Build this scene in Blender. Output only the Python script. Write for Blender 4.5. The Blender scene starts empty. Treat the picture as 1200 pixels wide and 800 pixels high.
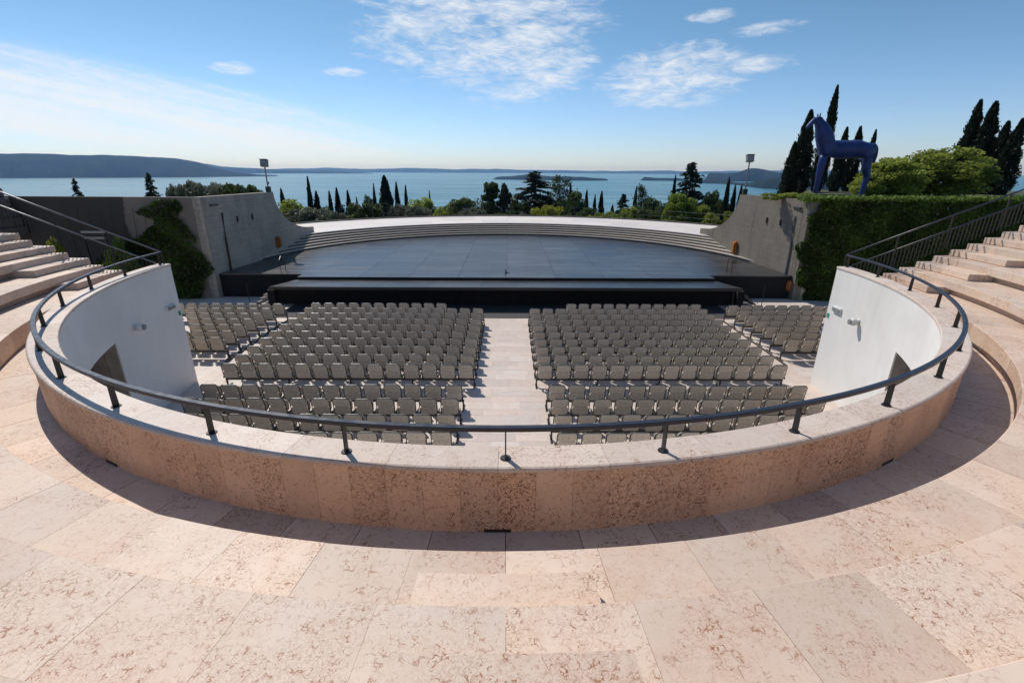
import bpy, bmesh, math, random
import numpy as np
from mathutils import Vector, Matrix, noise as mnoise
R = math.radians
random.seed(7); rng = np.random.default_rng(11)
S = bpy.context.scene
COL = S.collection

# ------------------------------------------------------------------ camera
FPX, HOR, ROLL, YAW = 560.0, 199.7, 0.0055, 0.0078
CAM = Vector((0.1, 0.0, 3.57))
th = math.atan((400 - HOR) / FPX); cth, sth = math.cos(th), math.sin(th)
ex = Vector((math.cos(YAW), -math.sin(YAW), 0)); eu = Vector((sth*math.sin(YAW), sth*math.cos(YAW), cth))
fw = Vector((cth*math.sin(YAW), cth*math.cos(YAW), -sth))
right = math.cos(ROLL)*ex + math.sin(ROLL)*eu; up = -math.sin(ROLL)*ex + math.cos(ROLL)*eu
cd = bpy.data.cameras.new('camera'); cam = bpy.data.objects.new('camera', cd); COL.objects.link(cam)
M = Matrix((right, up, -fw)).transposed().to_4x4(); M.translation = CAM
cam.matrix_world = M
cd.sensor_width = 36; cd.lens = FPX/1200*36; cd.clip_start = 0.05; cd.clip_end = 90000
S.camera = cam

def ray(px, py):
    x, u = (px-600)/FPX, (400-py)/FPX
    return right*x + up*u + fw
def atY(px, py, Y):
    r = ray(px, py); return CAM + r*((Y-CAM.y)/r.y)
def atX(px, py, X):
    r = ray(px, py); return CAM + r*((X-CAM.x)/r.x)

# ------------------------------------------------------------------ light and sky
SUN = Vector((-0.41, 0.53, 0.80)).normalized()
SUN_EL = math.asin(SUN.z); SUN_AZ = math.atan2(SUN.x, SUN.y)
sd = bpy.data.lights.new('sun', 'SUN'); sd.energy = 4.0; sd.angle = R(0.55); sd.color = (1.0, 0.945, 0.87)
sun = bpy.data.objects.new('sun', sd); COL.objects.link(sun)
sun.rotation_euler = SUN.to_track_quat('Z', 'Y').to_euler(); sun.location = (-20, 30, 60)
S.view_settings.view_transform = 'Standard'; S.view_settings.look = 'None'
S.view_settings.gamma = 1; S.view_settings.use_curve_mapping = False
S.view_settings.exposure = 0.05
S.cycles.max_bounces = 6; S.cycles.diffuse_bounces = 3; S.cycles.volume_bounces = 0
S.cycles.transparent_max_bounces = 8

class NT:
    def __init__(s, nt): s.nt = nt
    def n(s, typ, ins=None, **props):
        nd = s.nt.nodes.new('ShaderNode'+typ)
        for k, v in props.items(): setattr(nd, k, v)
        for k, v in (ins or {}).items():
            i = nd.inputs[k]
            if isinstance(v, bpy.types.NodeSocket): s.nt.links.new(v, i)
            else: i.default_value = v
        return nd
    def m(s, op, a, b=None, c=None, clamp=False):
        d = {0: a}
        if b is not None: d[1] = b
        if c is not None: d[2] = c
        return s.n('Math', d, operation=op, use_clamp=clamp).outputs[0]
    def vm(s, op, a, b=None):
        d = {0: a}
        if b is not None: d[1] = b
        return s.n('VectorMath', d, operation=op).outputs[0]
    def rng(s, v, a, b, c=0.0, d=1.0, smooth=True):
        return s.n('MapRange', {'Value': v, 'From Min': a, 'From Max': b, 'To Min': c, 'To Max': d},
                   interpolation_type='SMOOTHSTEP' if smooth else 'LINEAR').outputs[0]
    def mix(s, f, a, b, blend='MIX'):
        nd = s.n('Mix', data_type='RGBA', blend_type=blend)
        for i, v in ((0, f), (6, a), (7, b)):
            if isinstance(v, bpy.types.NodeSocket): s.nt.links.new(v, nd.inputs[i])
            else: nd.inputs[i].default_value = v if i == 0 else tuple(v)+((1,) if len(v) == 3 else ())
        return nd.outputs[2]
    def noise(s, vec, scale, detail=4, rough=.55, dist=0.0):
        return s.n('TexNoise', {'Vector': vec, 'Scale': scale, 'Detail': detail, 'Roughness': rough, 'Distortion': dist}).outputs[0]

W = bpy.data.worlds.new('World'); S.world = W; W.use_nodes = True
w = NT(W.node_tree); w.nt.nodes.clear()
sky = w.n('TexSky', sky_type='NISHITA', sun_disc=False, sun_elevation=SUN_EL, sun_rotation=SUN_AZ,
          altitude=150, air_density=1.15, dust_density=0.2, ozone_density=1.6).outputs[0]
tc = w.n('TexCoord').outputs['Generated']
sx = w.n('SeparateXYZ', {0: w.vm('NORMALIZE', tc)})
az = w.m('MULTIPLY', w.m('ARCTAN2', sx.outputs[0], sx.outputs[1]), 57.2958)
el = w.m('MULTIPLY', w.m('ARCSINE', sx.outputs[2]), 57.2958)
# thin high cloud: banks given by bearing and height (degrees), broken up by noise
def bank(a0, e0, ra, re, tilt=0.0):
    da = w.m('SUBTRACT', az, a0); de = w.m('SUBTRACT', w.m('SUBTRACT', el, e0), w.m('MULTIPLY', da, tilt))
    return w.rng(w.m('ADD', w.m('POWER', w.m('ABSOLUTE', w.m('DIVIDE', da, ra)), 2.0), w.m('POWER', w.m('ABSOLUTE', w.m('DIVIDE', de, re)), 2.0)), 1.0, 0.0)
cv = w.n('CombineXYZ', {0: w.m('MULTIPLY', az, 0.16), 1: w.m('MULTIPLY', w.m('ADD', el, w.m('MULTIPLY', az, 0.06)), 0.62), 2: 0.0}).outputs[0]
nz = w.noise(cv, 1.0, 9, .62, .5)
cvf = w.n('CombineXYZ', {0: w.m('MULTIPLY', az, 0.5), 1: w.m('MULTIPLY', el, 1.5), 2: 3.0}).outputs[0]
nf = w.noise(cvf, 1.0, 7, .65, .9)
cvs = w.n('CombineXYZ', {0: w.m('MULTIPLY', az, 0.035), 1: w.m('MULTIPLY', w.m('ADD', el, w.m('MULTIPLY', az, 0.16)), 0.5), 2: 8.0}).outputs[0]
ns = w.noise(cvs, 1.0, 8, .6, .35)
puff = None
for b in ((-2.5, 14.8, 19, 9.5, .12), (2.5, 10.0, 12, 5.0, .12), (16.5, 8.9, 12, 4.2, .03), (20, 13.9, 3.4, .9, 0), (25, 12.4, 5, .9, .03), (-27, 8.8, 3.0, .9, 0), (-16.8, 9.2, 3.2, .7, 0), (24.5, 9.6, 6, 1.2, .02)):
    v = bank(*b); puff = v if puff is None else w.m('MAXIMUM', puff, v)
above = w.rng(el, 19.0, 30.0, 0.0, .55)
puff = w.m('MAXIMUM', puff, above)
pn = w.m('ADD', w.m('MULTIPLY', w.rng(nz, .22, .78, 0, 1, False), 0.60), w.m('MULTIPLY', w.rng(nf, .25, .75, 0, 1, False), 0.40))
pc = w.rng(w.m('ADD', pn, w.m('MULTIPLY', w.m('SUBTRACT', puff, 1.0), 0.62)), 0.17, 0.88)
pc = w.m('MULTIPLY', pc, w.rng(puff, 0.0, 0.25))
veil = w.m('MAXIMUM', bank(-38, 5.1, 32, 4.4, -.115), w.m('MULTIPLY', bank(-58, 5.5, 30, 6, 0), .7))
vc = w.m('MULTIPLY', w.m('MULTIPLY', w.rng(w.m('ADD', w.m('ADD', w.m('MULTIPLY', w.rng(ns, .25, .75, 0, 1, False), .55), w.m('MULTIPLY', nf, .35)), w.m('MULTIPLY', veil, 0.40)), .42, .98), w.rng(veil, 0.0, .5)), 0.82)
cl = w.m('MAXIMUM', w.m('MULTIPLY', pc, .93), vc, clamp=True)
cl = w.m('MULTIPLY', cl, w.rng(el, 0.0, 1.5))
tint = w.mix(w.rng(el, -1, 15), (0.80, 0.98, 1.50), (0.60, 0.82, 0.98))
sky = w.mix(1.0, sky, tint, 'MULTIPLY')
skyc = w.mix(cl, sky, (9.2, 9.4, 9.7))
bg = w.n('Background', {'Color': skyc, 'Strength': 0.095})
out = w.n('OutputWorld'); w.nt.links.new(bg.outputs[0], out.inputs[0])

# ------------------------------------------------------------------ materials
MATS = {}
def mat(name, build):
    m = bpy.data.materials.new(name); m.use_nodes = True; nt = NT(m.node_tree)
    b = m.node_tree.nodes['Principled BSDF']
    build(nt, b); MATS[name] = m; return m
def setc(nt, b, col=None, rough=None, bump=None, bstr=.3, bdist=.01, **kw):
    for key, v in (('Base Color', col), ('Roughness', rough)):
        if v is None: continue
        if isinstance(v, bpy.types.NodeSocket): nt.nt.links.new(v, b.inputs[key])
        else: b.inputs[key].default_value = tuple(v)+(1,) if key == 'Base Color' else v
    for k, v in kw.items(): b.inputs[k.replace('_', ' ')].default_value = v
    if bump is not None:
        bp = nt.n('Bump', {'Height': bump, 'Strength': bstr, 'Distance': bdist}); nt.nt.links.new(bp.outputs[0], b.inputs['Normal'])

def marble(base, warm, veincol, vein=1.0, sc=1.0, rough=.55, spots=1.0, tv=1.0, joined=False):
    def f(nt, b):
        oi = nt.n('ObjectInfo').outputs['Random']
        co = nt.n('TexCoord').outputs['Object']
        off = nt.n('CombineXYZ', {0: nt.m('MULTIPLY', oi, 91.0), 1: nt.m('MULTIPLY', oi, 57.0), 2: nt.m('MULTIPLY', oi, 33.0)}).outputs[0]
        v = co if joined else nt.n('VectorMath', {0: nt.vm('ADD', co, off), 3: nt.m('ADD', .72, nt.m('MULTIPLY', nt.m('FRACT', nt.m('MULTIPLY', oi, 29.9)), .75))}, operation='SCALE').outputs[0]
        r2 = nt.m('FRACT', nt.m('MULTIPLY', oi, 17.31)); r3 = nt.m('FRACT', nt.m('MULTIPLY', oi, 43.7)); r4 = nt.m('FRACT', nt.m('MULTIPLY', oi, 71.3))
        big = nt.noise(v, 1.1*sc, 4, .6)
        mid = nt.noise(v, 5*sc, 6, .6, .6)
        c = nt.mix(nt.m('MULTIPLY', nt.m('ADD', nt.rng(big, .3, .7), r2), .5), base, warm)
        c = nt.mix(nt.rng(mid, .35, .75, 0, .35), c, tuple(x*1.12 for x in base))
        # slab to slab tone
        tone = nt.m('ADD', nt.m('MULTIPLY', r3, .17*tv), .905)
        c = nt.mix(1.0, c, nt.n('CombineXYZ', {0: tone, 1: nt.m('ADD', nt.m('MULTIPLY', tone, .9), .1), 2: nt.m('ADD', nt.m('MULTIPLY', tone, .75), .25)}).outputs[0], 'MULTIPLY')
        # fine mineral veins: thin bands of a distorted noise, gathered in patches
        vn = nt.noise(v, 8.5*sc, 4, .55, 1.3)
        vn2 = nt.noise(v, 24*sc, 4, .6, .9)
        patch = nt.rng(nt.m('ADD', nt.noise(v, (.28 if joined else 1.5)*sc, 5, .65), nt.m('MULTIPLY', nt.m('SUBTRACT', r4, .5),   .20 if joined else .16)),   .36 if joined else .40, .60 if joined else .64)
        dv = nt.n('VectorMath', {0: nt.n('TexNoise', {'Vector': v, 'Scale': 7*sc, 'Detail': 5, 'Roughness': .65}).outputs[1], 1: (.5, .5, .5)}, operation='SUBTRACT').outputs[0]
        dist = nt.n('VectorMath', {0: dv, 1: (.16/sc, .16/sc, .16/sc)}, operation='MULTIPLY').outputs[0]
        vo = nt.n('TexVoronoi', {'Vector': nt.vm('ADD', v, dist), 'Scale': 15*sc}, feature='DISTANCE_TO_EDGE').outputs[0]
        band = nt.rng(vo, .085, .018)
        band2 = nt.rng(nt.m('ABSOLUTE', nt.m('SUBTRACT', vn2, .52)), .05, .012)
        thick = nt.rng(nt.noise(v, 13*sc, 5, .65, .4), .46, .60)
        vm_ = nt.m('MULTIPLY', nt.m('MULTIPLY', band, thick), nt.m('ADD', nt.m('MULTIPLY', patch, .8), .34))
        vm_ = nt.m('MAXIMUM', vm_, nt.m('MULTIPLY', nt.m('MULTIPLY', band2, patch), .42*spots))
        sp = nt.m('MULTIPLY', nt.rng(nt.noise(v, 26*sc, 3, .6, .6), .63, .69), nt.m('ADD', patch, .1))
        vm_ = nt.m('MULTIPLY', nt.m('MAXIMUM', vm_, nt.m('MULTIPLY', sp, .85*spots)), vein, clamp=True)
        c = nt.mix(vm_, c, veincol)
        # soft pale pinkish staining
        c = nt.mix(nt.m('MULTIPLY', nt.rng(nt.noise(v, 3.2*sc, 5, .7, .8), .55, .8), .25), c, tuple(a*k for a, k in zip(warm, (.98, .82, .72))))
        h = nt.m('SUBTRACT', nt.noise(v, 60*sc, 4, .6), nt.m('MULTIPLY', vm_, .6))
        setc(nt, b, c, rough, h, .12, .006, Specular_IOR_Level=.35)
    return f
mat('tier_stone', marble((.605, .50, .41), (.60, .435, .325), (.28, .11, .042), .95, 1.05, .55, 1.0, 1.5))
mat('coping_stone', marble((.63, .55, .475), (.60, .475, .39), (.28, .12, .06), .9, 1.2))
mat('clad_stone', marble((.76, .515, .355), (.69, .425, .275), (.12, .04, .016), 1.25, 1.45, .5, 1.2, .95, True))
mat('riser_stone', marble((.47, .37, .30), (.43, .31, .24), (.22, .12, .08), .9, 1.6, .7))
mat('tile_stone', marble((.60, .53, .47), (.57, .45, .375), (.36, .22, .15), .55, .8))
mat('terrace_stone', marble((.66, .60, .545), (.62, .55, .49), (.4, .34, .3), .3, .6))
mat('step_stone', marble((.47, .41, .35), (.42, .36, .30), (.3, .25, .2), .4, .8))
def _f(nt, b):
    co = nt.n('TexCoord').outputs['Object']
    br = nt.n('TexBrick', {'Vector': co, 'Color1': (.55, .47, .41, 1), 'Color2': (.61, .54, .48, 1), 'Mortar': (.25, .21, .18, 1), 'Scale': 1.0,
                           'Mortar Size': .006, 'Brick Width': .9, 'Row Height': .48})
    c = nt.mix(nt.rng(nt.noise(co, 1.3, 5), .35, .7, 0, .5), br.outputs[0], (.52, .41, .34))
    setc(nt, b, c, .6, nt.noise(co, 30, 4), .1)
mat('floor_stone', _f)
def _f(nt, b):
    co = nt.n('TexCoord').outputs['Object']
    c = nt.mix(nt.rng(nt.noise(co, .55, 6, .6), .35, .7), (.75, .725, .685), (.67, .645, .605))
    st = nt.noise(nt.n('Mapping', {'Vector': co, 'Scale': (2.6, 2.6, .35)}).outputs[0], 1.0, 6, .65)
    c = nt.mix(nt.rng(st, .55, .8, 0, .28), c, (.42, .40, .37))
    setc(nt, b, c, .8, nt.noise(co, 25, 5), .12)
mat('white_plaster', _f)
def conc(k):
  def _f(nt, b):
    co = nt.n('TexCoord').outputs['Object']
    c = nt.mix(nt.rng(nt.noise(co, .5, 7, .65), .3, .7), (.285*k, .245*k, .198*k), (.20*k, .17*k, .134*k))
    stv = nt.noise(nt.n('Mapping', {'Vector': co, 'Scale': (1.6, 1.6, .12)}).outputs[0], 1.0, 7, .7)
    c = nt.mix(nt.rng(stv, .5, .7, 0, .8), c, (.10*k, .09*k, .078*k))
    fine = nt.noise(co, 7, 6, .7)
    c = nt.mix(nt.rng(fine, .42, .7, 0, .6), c, (.35*k, .305*k, .245*k))
    # board-marked lifts
    bw = nt.n('TexWave', {'Vector': co, 'Scale': .95, 'Distortion': 1.2, 'Detail': 3, 'Detail Scale': .8}, wave_type='BANDS', bands_direction='Z').outputs[1]
    c = nt.mix(nt.rng(bw, .95, 1.0, 0, .22), c, (.09, .08, .07))
    h = nt.m('ADD', nt.m('MULTIPLY', fine, .6), nt.m('MULTIPLY', bw, -.10))
    setc(nt, b, c, .9, h, .5, .03)
  return _f
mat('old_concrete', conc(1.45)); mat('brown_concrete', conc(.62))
def _f(nt, b):
    co = nt.n('TexCoord').outputs['Object']
    c = nt.mix(nt.rng(nt.noise(co, .5, 7, .65), .3, .7), (.20, .17, .14), (.14, .118, .096))
    x = nt.n('SeparateXYZ', {0: co}).outputs[0]
    edge = nt.m('ADD', x, nt.m('MULTIPLY', nt.m('SUBTRACT', nt.noise(co, 1.1, 5, .7), .5), 1.0))
    c = nt.mix(nt.rng(edge, -20.1, -19.9, .9, 0), c, (.035, .028, .023))  # concrete turns much darker past a ragged edge on the left
    setc(nt, b, c, .9, nt.noise(co, 9, 6, .7), .5, .03)
mat('part_dark_concrete', _f)
def flat(name, col, rough=.5, metal=0.0, var=.15, sc=6.0, spec=.5):
    def f(nt, b):
        co = nt.n('TexCoord').outputs['Object']
        oi = nt.n('ObjectInfo').outputs['Random']
        n_ = nt.noise(co, sc, 5, .6)
        k = nt.m('ADD', nt.rng(n_, .3, .7, -var, var), nt.m('ADD', 1.0-var*.5, nt.m('MULTIPLY', oi, var)))
        c = nt.mix(1.0, col, nt.n('CombineXYZ', {0: k, 1: k, 2: k}).outputs[0], 'MULTIPLY')
        setc(nt, b, c, nt.rng(n_, .3, .7, rough-.08, rough+.08), None, Metallic=metal, Specular_IOR_Level=spec)
    return mat(name, f)
flat('rail_paint', (.018, .022, .034), .38, 0, .1, 8)
flat('rail_sunlit', (.17, .17, .18), .4, .35, .1, 8)
flat('black_metal', (.016, .015, .015), .45)
flat('chair_fabric', (.465, .41, .345), .75, 0, .2, 30)
flat('chair_seat', (.29, .25, .20), .75, 0, .10, 30)
flat('chair_frame', (.035, .032, .03), .4)
flat('black_cloth', (.007, .006, .006), .9, 0, .2, 3)
flat('carpet', (.055, .05, .05), .85, 0, .2, 4)
flat('bedding', (.27, .18, .12), .95)
flat('horse_blue', (.009, .025, .115), .45, 0, .3, 2.5, .35)
flat('galv', (.22, .22, .21), .5, .4)
flat('lamp_white', (.6, .6, .58), .4)
flat('lamp_glass', (.25, .25, .24), .15)
flat('green_sign', (.02, .30, .17), .4)
flat('orange_box', (.33, .11, .012), .5, 0, .25, 3)
flat('passage', (.30, .26, .22), .85)
flat('dark_door', (.045, .04, .035), .6)
flat('bark', (.075, .055, .04), .95, 0, .3, 8)
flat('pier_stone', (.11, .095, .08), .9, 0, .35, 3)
def _f(nt, b):
    co = nt.n('TexCoord').outputs['Object']; oi = nt.n('ObjectInfo').outputs['Random']
    k = nt.m('ADD', .55, nt.m('MULTIPLY', oi, .95))
    n1 = nt.noise(co, .7, 6, .65); n2 = nt.noise(nt.n('Mapping', {'Vector': co, 'Scale': (.35, 5, 5)}).outputs[0], 1, 6, .7)
    c = nt.mix(nt.rng(n1, .3, .7), (.020, .020, .022), (.034, .034, .036))
    c = nt.mix(nt.rng(n2, .55, .75, 0, .6), c, (.06, .057, .055))
    c = nt.mix(1.0, c, nt.n('CombineXYZ', {0: k, 1: k, 2: k}).outputs[0], 'MULTIPLY')
    setc(nt, b, c, nt.rng(n2, .3, .7, .24, .42), nt.noise(co, 3, 4), .05, Specular_IOR_Level=.6)
mat('stage_black', _f)
def leaf(name, dark, light, trans=.25):
    def f(nt, b):
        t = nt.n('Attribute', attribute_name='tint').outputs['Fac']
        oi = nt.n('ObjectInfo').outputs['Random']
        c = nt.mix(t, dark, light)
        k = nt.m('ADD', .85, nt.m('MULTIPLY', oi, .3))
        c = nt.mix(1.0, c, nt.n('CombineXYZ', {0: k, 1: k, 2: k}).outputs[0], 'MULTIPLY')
        setc(nt, b, c, .6, None, Specular_IOR_Level=.25)
        tr = nt.n('BsdfTranslucent', {'Color': c})
        mx = nt.n('MixShader', {0: trans, 1: b.outputs[0], 2: tr.outputs[0]})
        nt.nt.links.new(mx.outputs[0], nt.nt.nodes['Material Output'].inputs[0])
    return mat(name, f)
leaf('leaf_cypress', (.013, .022, .011), (.035, .05, .020), .12)
leaf('leaf_conifer', (.014, .024, .014), (.04, .058, .028), .12)
leaf('leaf_dark', (.03, .05, .016), (.095, .13, .035), .32)
leaf('leaf_mid', (.11, .15, .022), (.35, .40, .07), .5)
leaf('leaf_bright', (.09, .13, .018), (.23, .29, .04), .4)
leaf('leaf_yellow', (.20, .22, .018), (.38, .38, .035), .45)
leaf('leaf_olive', (.08, .095, .06), (.20, .215, .14), .3)
leaf('leaf_ivy', (.036, .064, .013), (.19, .27, .045), .45)
def _f(nt, b):
    co = nt.n('TexCoord').outputs['Object']
    c = nt.mix(nt.rng(nt.noise(co, .15, 7, .65), .3, .7), (.035, .05, .018), (.085, .085, .04))
    setc(nt, b, c, .95, nt.noise(co, 1.5, 6, .7), .8, .3)
mat('hillside_grass', _f)
def _f(nt, b):
    co = nt.n('TexCoord').outputs['Object']
    n1 = nt.noise(co, .006, 8, .62)
    c = nt.mix(nt.rng(n1, .35, .68), (.008, .016, .012), (.024, .034, .022))
    c = nt.mix(nt.rng(nt.noise(co, .0045, 9, .7, .4), .6, .74, 0, .35), c, (.10, .09, .07))
    setc(nt, b, c, .95, nt.noise(co, .03, 6, .7), .6, 8.0, Specular_IOR_Level=.05)
mat('far_woods', _f)
def _f(nt, b):
    co = nt.n('TexCoord').outputs['Object']
    mp = nt.n('Mapping', {'Vector': co, 'Scale': (.0009, .004, 1)}).outputs[0]
    c = nt.mix(nt.rng(nt.noise(mp, 1.0, 6, .6), .35, .7), (.018, .115, .140), (.028, .145, .170))
    h = nt.m('ADD', nt.noise(co, .35, 6, .6), nt.m('MULTIPLY', nt.noise(co, .05, 5, .6), 1.0))
    setc(nt, b, c, nt.rng(nt.noise(mp, 2.1, 5, .6), .3, .7, .22, .38), h, .16, .6, Specular_IOR_Level=.4)
mat('lake_water', _f)

# ------------------------------------------------------------------ mesh helpers
def link(o): COL.objects.link(o); return o
def thing(name, label, cat, loc=(0, 0, 0), group=None):
    o = link(bpy.data.objects.new(name, None)); o.location = loc; o.empty_display_size = .2
    o['label'] = label; o['category'] = cat
    if group: o['group'] = group
    return o
def tag(o, label=None, cat=None, group=None, kind=None):
    for k, v in (('label', label), ('category', cat), ('group', group), ('kind', kind)):
        if v: o[k] = v
    return o
ORIGIN = {}
def obj(name, me, m=None, parent=None, smooth=False):
    """one mesh object; geometry given in world space, kept in place under its parent"""
    if isinstance(me, bmesh.types.BMesh):
        bm = me; me = bpy.data.meshes.new(name); bm.normal_update(); bm.to_mesh(me); bm.free()
    if m and not me.materials: me.materials.append(MATS[m])
    o = link(bpy.data.objects.new(name, me))
    if smooth: me.polygons.foreach_set('use_smooth', [True]*len(me.polygons))
    if parent:
        o.parent = parent
        p = parent; off = Vector(p.location)
        if p.parent: off = off + Vector(p.parent.location) if p.type == 'EMPTY' else Vector(p.parent.location)
        if parent.type != 'EMPTY' and parent.parent is None: off = Vector(parent.location)
        if parent.type != 'EMPTY' and parent.parent is not None: off = Vector((0, 0, 0))+Vector(parent.parent.location)*0
        o.matrix_parent_inverse = Matrix.Translation(-off) if parent.type == 'EMPTY' or parent.parent is None else Matrix.Identity(4)
    return o
def npmesh(name, V, F, mats=(), tint=None):
    """mesh from arrays: V (n,3), F (m,k)"""
    me = bpy.data.meshes.new(name); V = np.asarray(V, np.float32); F = np.asarray(F, np.int32)
    me.vertices.add(len(V)); me.vertices.foreach_set('co', V.ravel())
    k = F.shape[1]; me.loops.add(F.size); me.loops.foreach_set('vertex_index', F.ravel())
    me.polygons.add(len(F)); me.polygons.foreach_set('loop_start', np.arange(0, F.size, k, dtype=np.int32))
    me.update(calc_edges=True)
    for m_ in mats: me.materials.append(MATS[m_])
    if tint is not None:
        a = me.attributes.new('tint', 'FLOAT', 'FACE'); a.data.foreach_set('value', np.asarray(tint, np.float32))
    return me
def box(bm, x0, x1, y0, y1, z0, z1):
    v = [bm.verts.new((x, y, z)) for z in (z0, z1) for x, y in ((x0, y0), (x1, y0), (x1, y1), (x0, y1))]
    for f in ((3, 2, 1, 0), (4, 5, 6, 7), (0, 1, 5, 4), (1, 2, 6, 5), (2, 3, 7, 6), (3, 0, 4, 7)): bm.faces.new([v[i] for i in f])
    return bm
def bbox(*a): return box(bmesh.new(), *a)
def bevel(bm, w=.01, seg=1):
    bmesh.ops.bevel(bm, geom=list(bm.edges), offset=w, segments=seg, affect='EDGES', clamp_overlap=True); return bm
def tube(bm, pts, r, n=8, closed=False, r2=None):
    pts = [Vector(p) for p in pts]; rings = []
    N_ = len(pts)
    for i, p in enumerate(pts):
        if closed: d = pts[(i+1) % N_] - pts[i-1]
        else: d = pts[min(i+1, N_-1)] - pts[max(i-1, 0)]
        d.normalize(); a = d.cross(Vector((0, 0, 1)))
        if a.length < .05: a = d.cross(Vector((0, 1, 0)))
        a.normalize(); b = a.cross(d)
        rr = r if r2 is None else r + (r2-r)*i/(N_-1)
        rings.append([bm.verts.new(p + a*math.cos(t)*rr + b*math.sin(t)*rr) for t in [2*math.pi*j/n for j in range(n)]])
    for i in range(N_ if closed else N_-1):
        A, B = rings[i], rings[(i+1) % N_]
        for j in range(n): bm.faces.new((A[j], A[(j+1) % n], B[(j+1) % n], B[j]))
    if not closed:
        bm.faces.new(rings[0][::-1]); bm.faces.new(rings[-1])
    return bm
def btube(pts, r, n=8, **k): return tube(bmesh.new(), pts, r, n, **k)
CX, CY = 0.0, 14.8
def pol(a, r, z, cy=CY): return (CX + r*math.cos(R(a)), cy + r*math.sin(R(a)), z)
def arc(profile, a0, a1, n=4, cy=CY, bm=None):
    """closed (r,z) profile swept along an arc about the arena's centre"""
    bm = bm or bmesh.new(); rings = []
    for i in range(n+1):
        a = a0 + (a1-a0)*i/n
        rings.append([bm.verts.new(pol(a, r, z, cy)) for r, z in profile])
    k = len(profile)
    for i in range(n):
        for j in range(k): bm.faces.new((rings[i][j], rings[i][(j+1) % k], rings[i+1][(j+1) % k], rings[i+1][j]))
    bm.faces.new(rings[0][::-1]); bm.faces.new(rings[-1])
    bmesh.ops.recalc_face_normals(bm, faces=bm.faces)
    return bm

# ------------------------------------------------------------------ setting: lake, far shores, hillside
LAKE = -66.4
obj('lake', npmesh('lake', [(-19000, 60, LAKE), (19000, 60, LAKE), (19000, 26000, LAKE), (-19000, 26000, LAKE)], [(0, 1, 2, 3)], ['lake_water']))['kind'] = 'structure'
def fbm1(x, s):
    v = 0; a = .5
    for k in range(6):
        v += a*math.sin(x*s + k*1.7 + math.sin(x*s*.63+k)); s *= 2.07; a *= .5
    return v
def ridge(name, prof, d0, depth, rough, label=None, na=160, nd=14, fall=.9):
    """land mass: prof = [(bearing deg, top height above lake, near distance)]"""
    A = np.linspace(prof[0][0], prof[-1][0], na)
    Hh = np.interp(A, [p[0] for p in prof], [p[1] for p in prof]); D = np.interp(A, [p[0] for p in prof], [p[2] for p in prof])
    V = []
    for i, a in enumerate(A):
        for j in range(nd):
            t = j/(nd-1)
            sh = math.sin(math.pi*min(1, t*1.0)**.75) if t < 1 else 0
            d = D[i] + depth*t*(1 if Hh[i] > 0 else 0)
            nn = mnoise.fractal(Vector((d*math.sin(R(a))/700, d*math.cos(R(a))/700, 3.1)), 1.0, 2.1, 6)
            h = Hh[i]*sh*(1 + rough*4*nn) - 4 + (2 if 0 < t < 1 else 0)
            V.append((CAM.x + d*math.sin(R(a)), d*math.cos(R(a)), LAKE + h))
    F = [(i*nd+j, (i+1)*nd+j, (i+1)*nd+j+1, i*nd+j+1) for i in range(na-1) for j in range(nd-1)]
    o = obj(name, npmesh(name, V, F, ['far_woods']), smooth=True); o['kind'] = 'structure'; return o
ridge('hill', [(-62, 150, 5400), (-52, 178, 5200), (-45, 178, 5000), (-41, 180, 4950), (-38, 186, 4950), (-35.3, 172, 5000), (-33, 150, 5050), (-31.2, 124, 5100), (-30.3, 92, 5200), (-28.5, 45, 5300), (-26.5, 16, 5400), (-24.5, 2, 5500)], 5000, 1900, .035)
ridge('hill', [(-33, 150, 8800), (-31, 150, 8800), (-29.3, 116, 8900), (-27, 88, 9000), (-24, 62, 9200), (-20, 48, 9300), (-15, 8, 9500)], 9000, 1800, .05)
ridge('far_shore', [(-26, 70, 13200), (-18, 105, 13300), (-14, 96, 13400), (-11, 112, 13300), (-7, 96, 13500), (-3, 100, 13700), (3, 80, 13900), (8, 70, 14000), (14, 74, 14000), (22, 78, 13800), (30, 95, 13000), (45, 120, 12500)], 13000, 2200, .07)
ridge('headland', [(21.2, 3, 4500), (21.6, 62, 4350), (22.2, 70, 4250), (23.2, 64, 4200), (24.3, 70, 4200), (25.2, 95, 4200), (25.8, 98, 4200), (26.8, 86, 4200), (28.2, 66, 4100), (30, 50, 4000), (36, 40, 3900)], 4200, 500, .05)
ridge('headland', [(19.6, 1, 3500), (20.6, 16, 3400), (22, 26, 3300), (23.4, 20, 3200), (24.6, 14, 3000), (25.6, 20, 2700), (27, 38, 2500), (28.6, 45, 2400), (32, 50, 2300), (38, 45, 2200)], 2500, 350, .06)
ridge('island', [(-1.9, 1, 4100), (-1.4, 28, 4050), (.3, 36, 4000), (2.2, 46, 3950), (3.6, 40, 3900), (5, 38, 3850), (6.3, 44, 3850), (8, 34, 3850), (9.6, 24, 3850), (10.9, 18, 3900), (11.2, 1, 3950)], 3900, 260, .16, na=240)
ridge('island', [(14.6, 1, 4200), (15.0, 20, 4150), (16.5, 17, 4150), (18, 24, 4100), (19.4, 18, 4100), (20.4, 1, 4150)], 4100, 120, .2)

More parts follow.
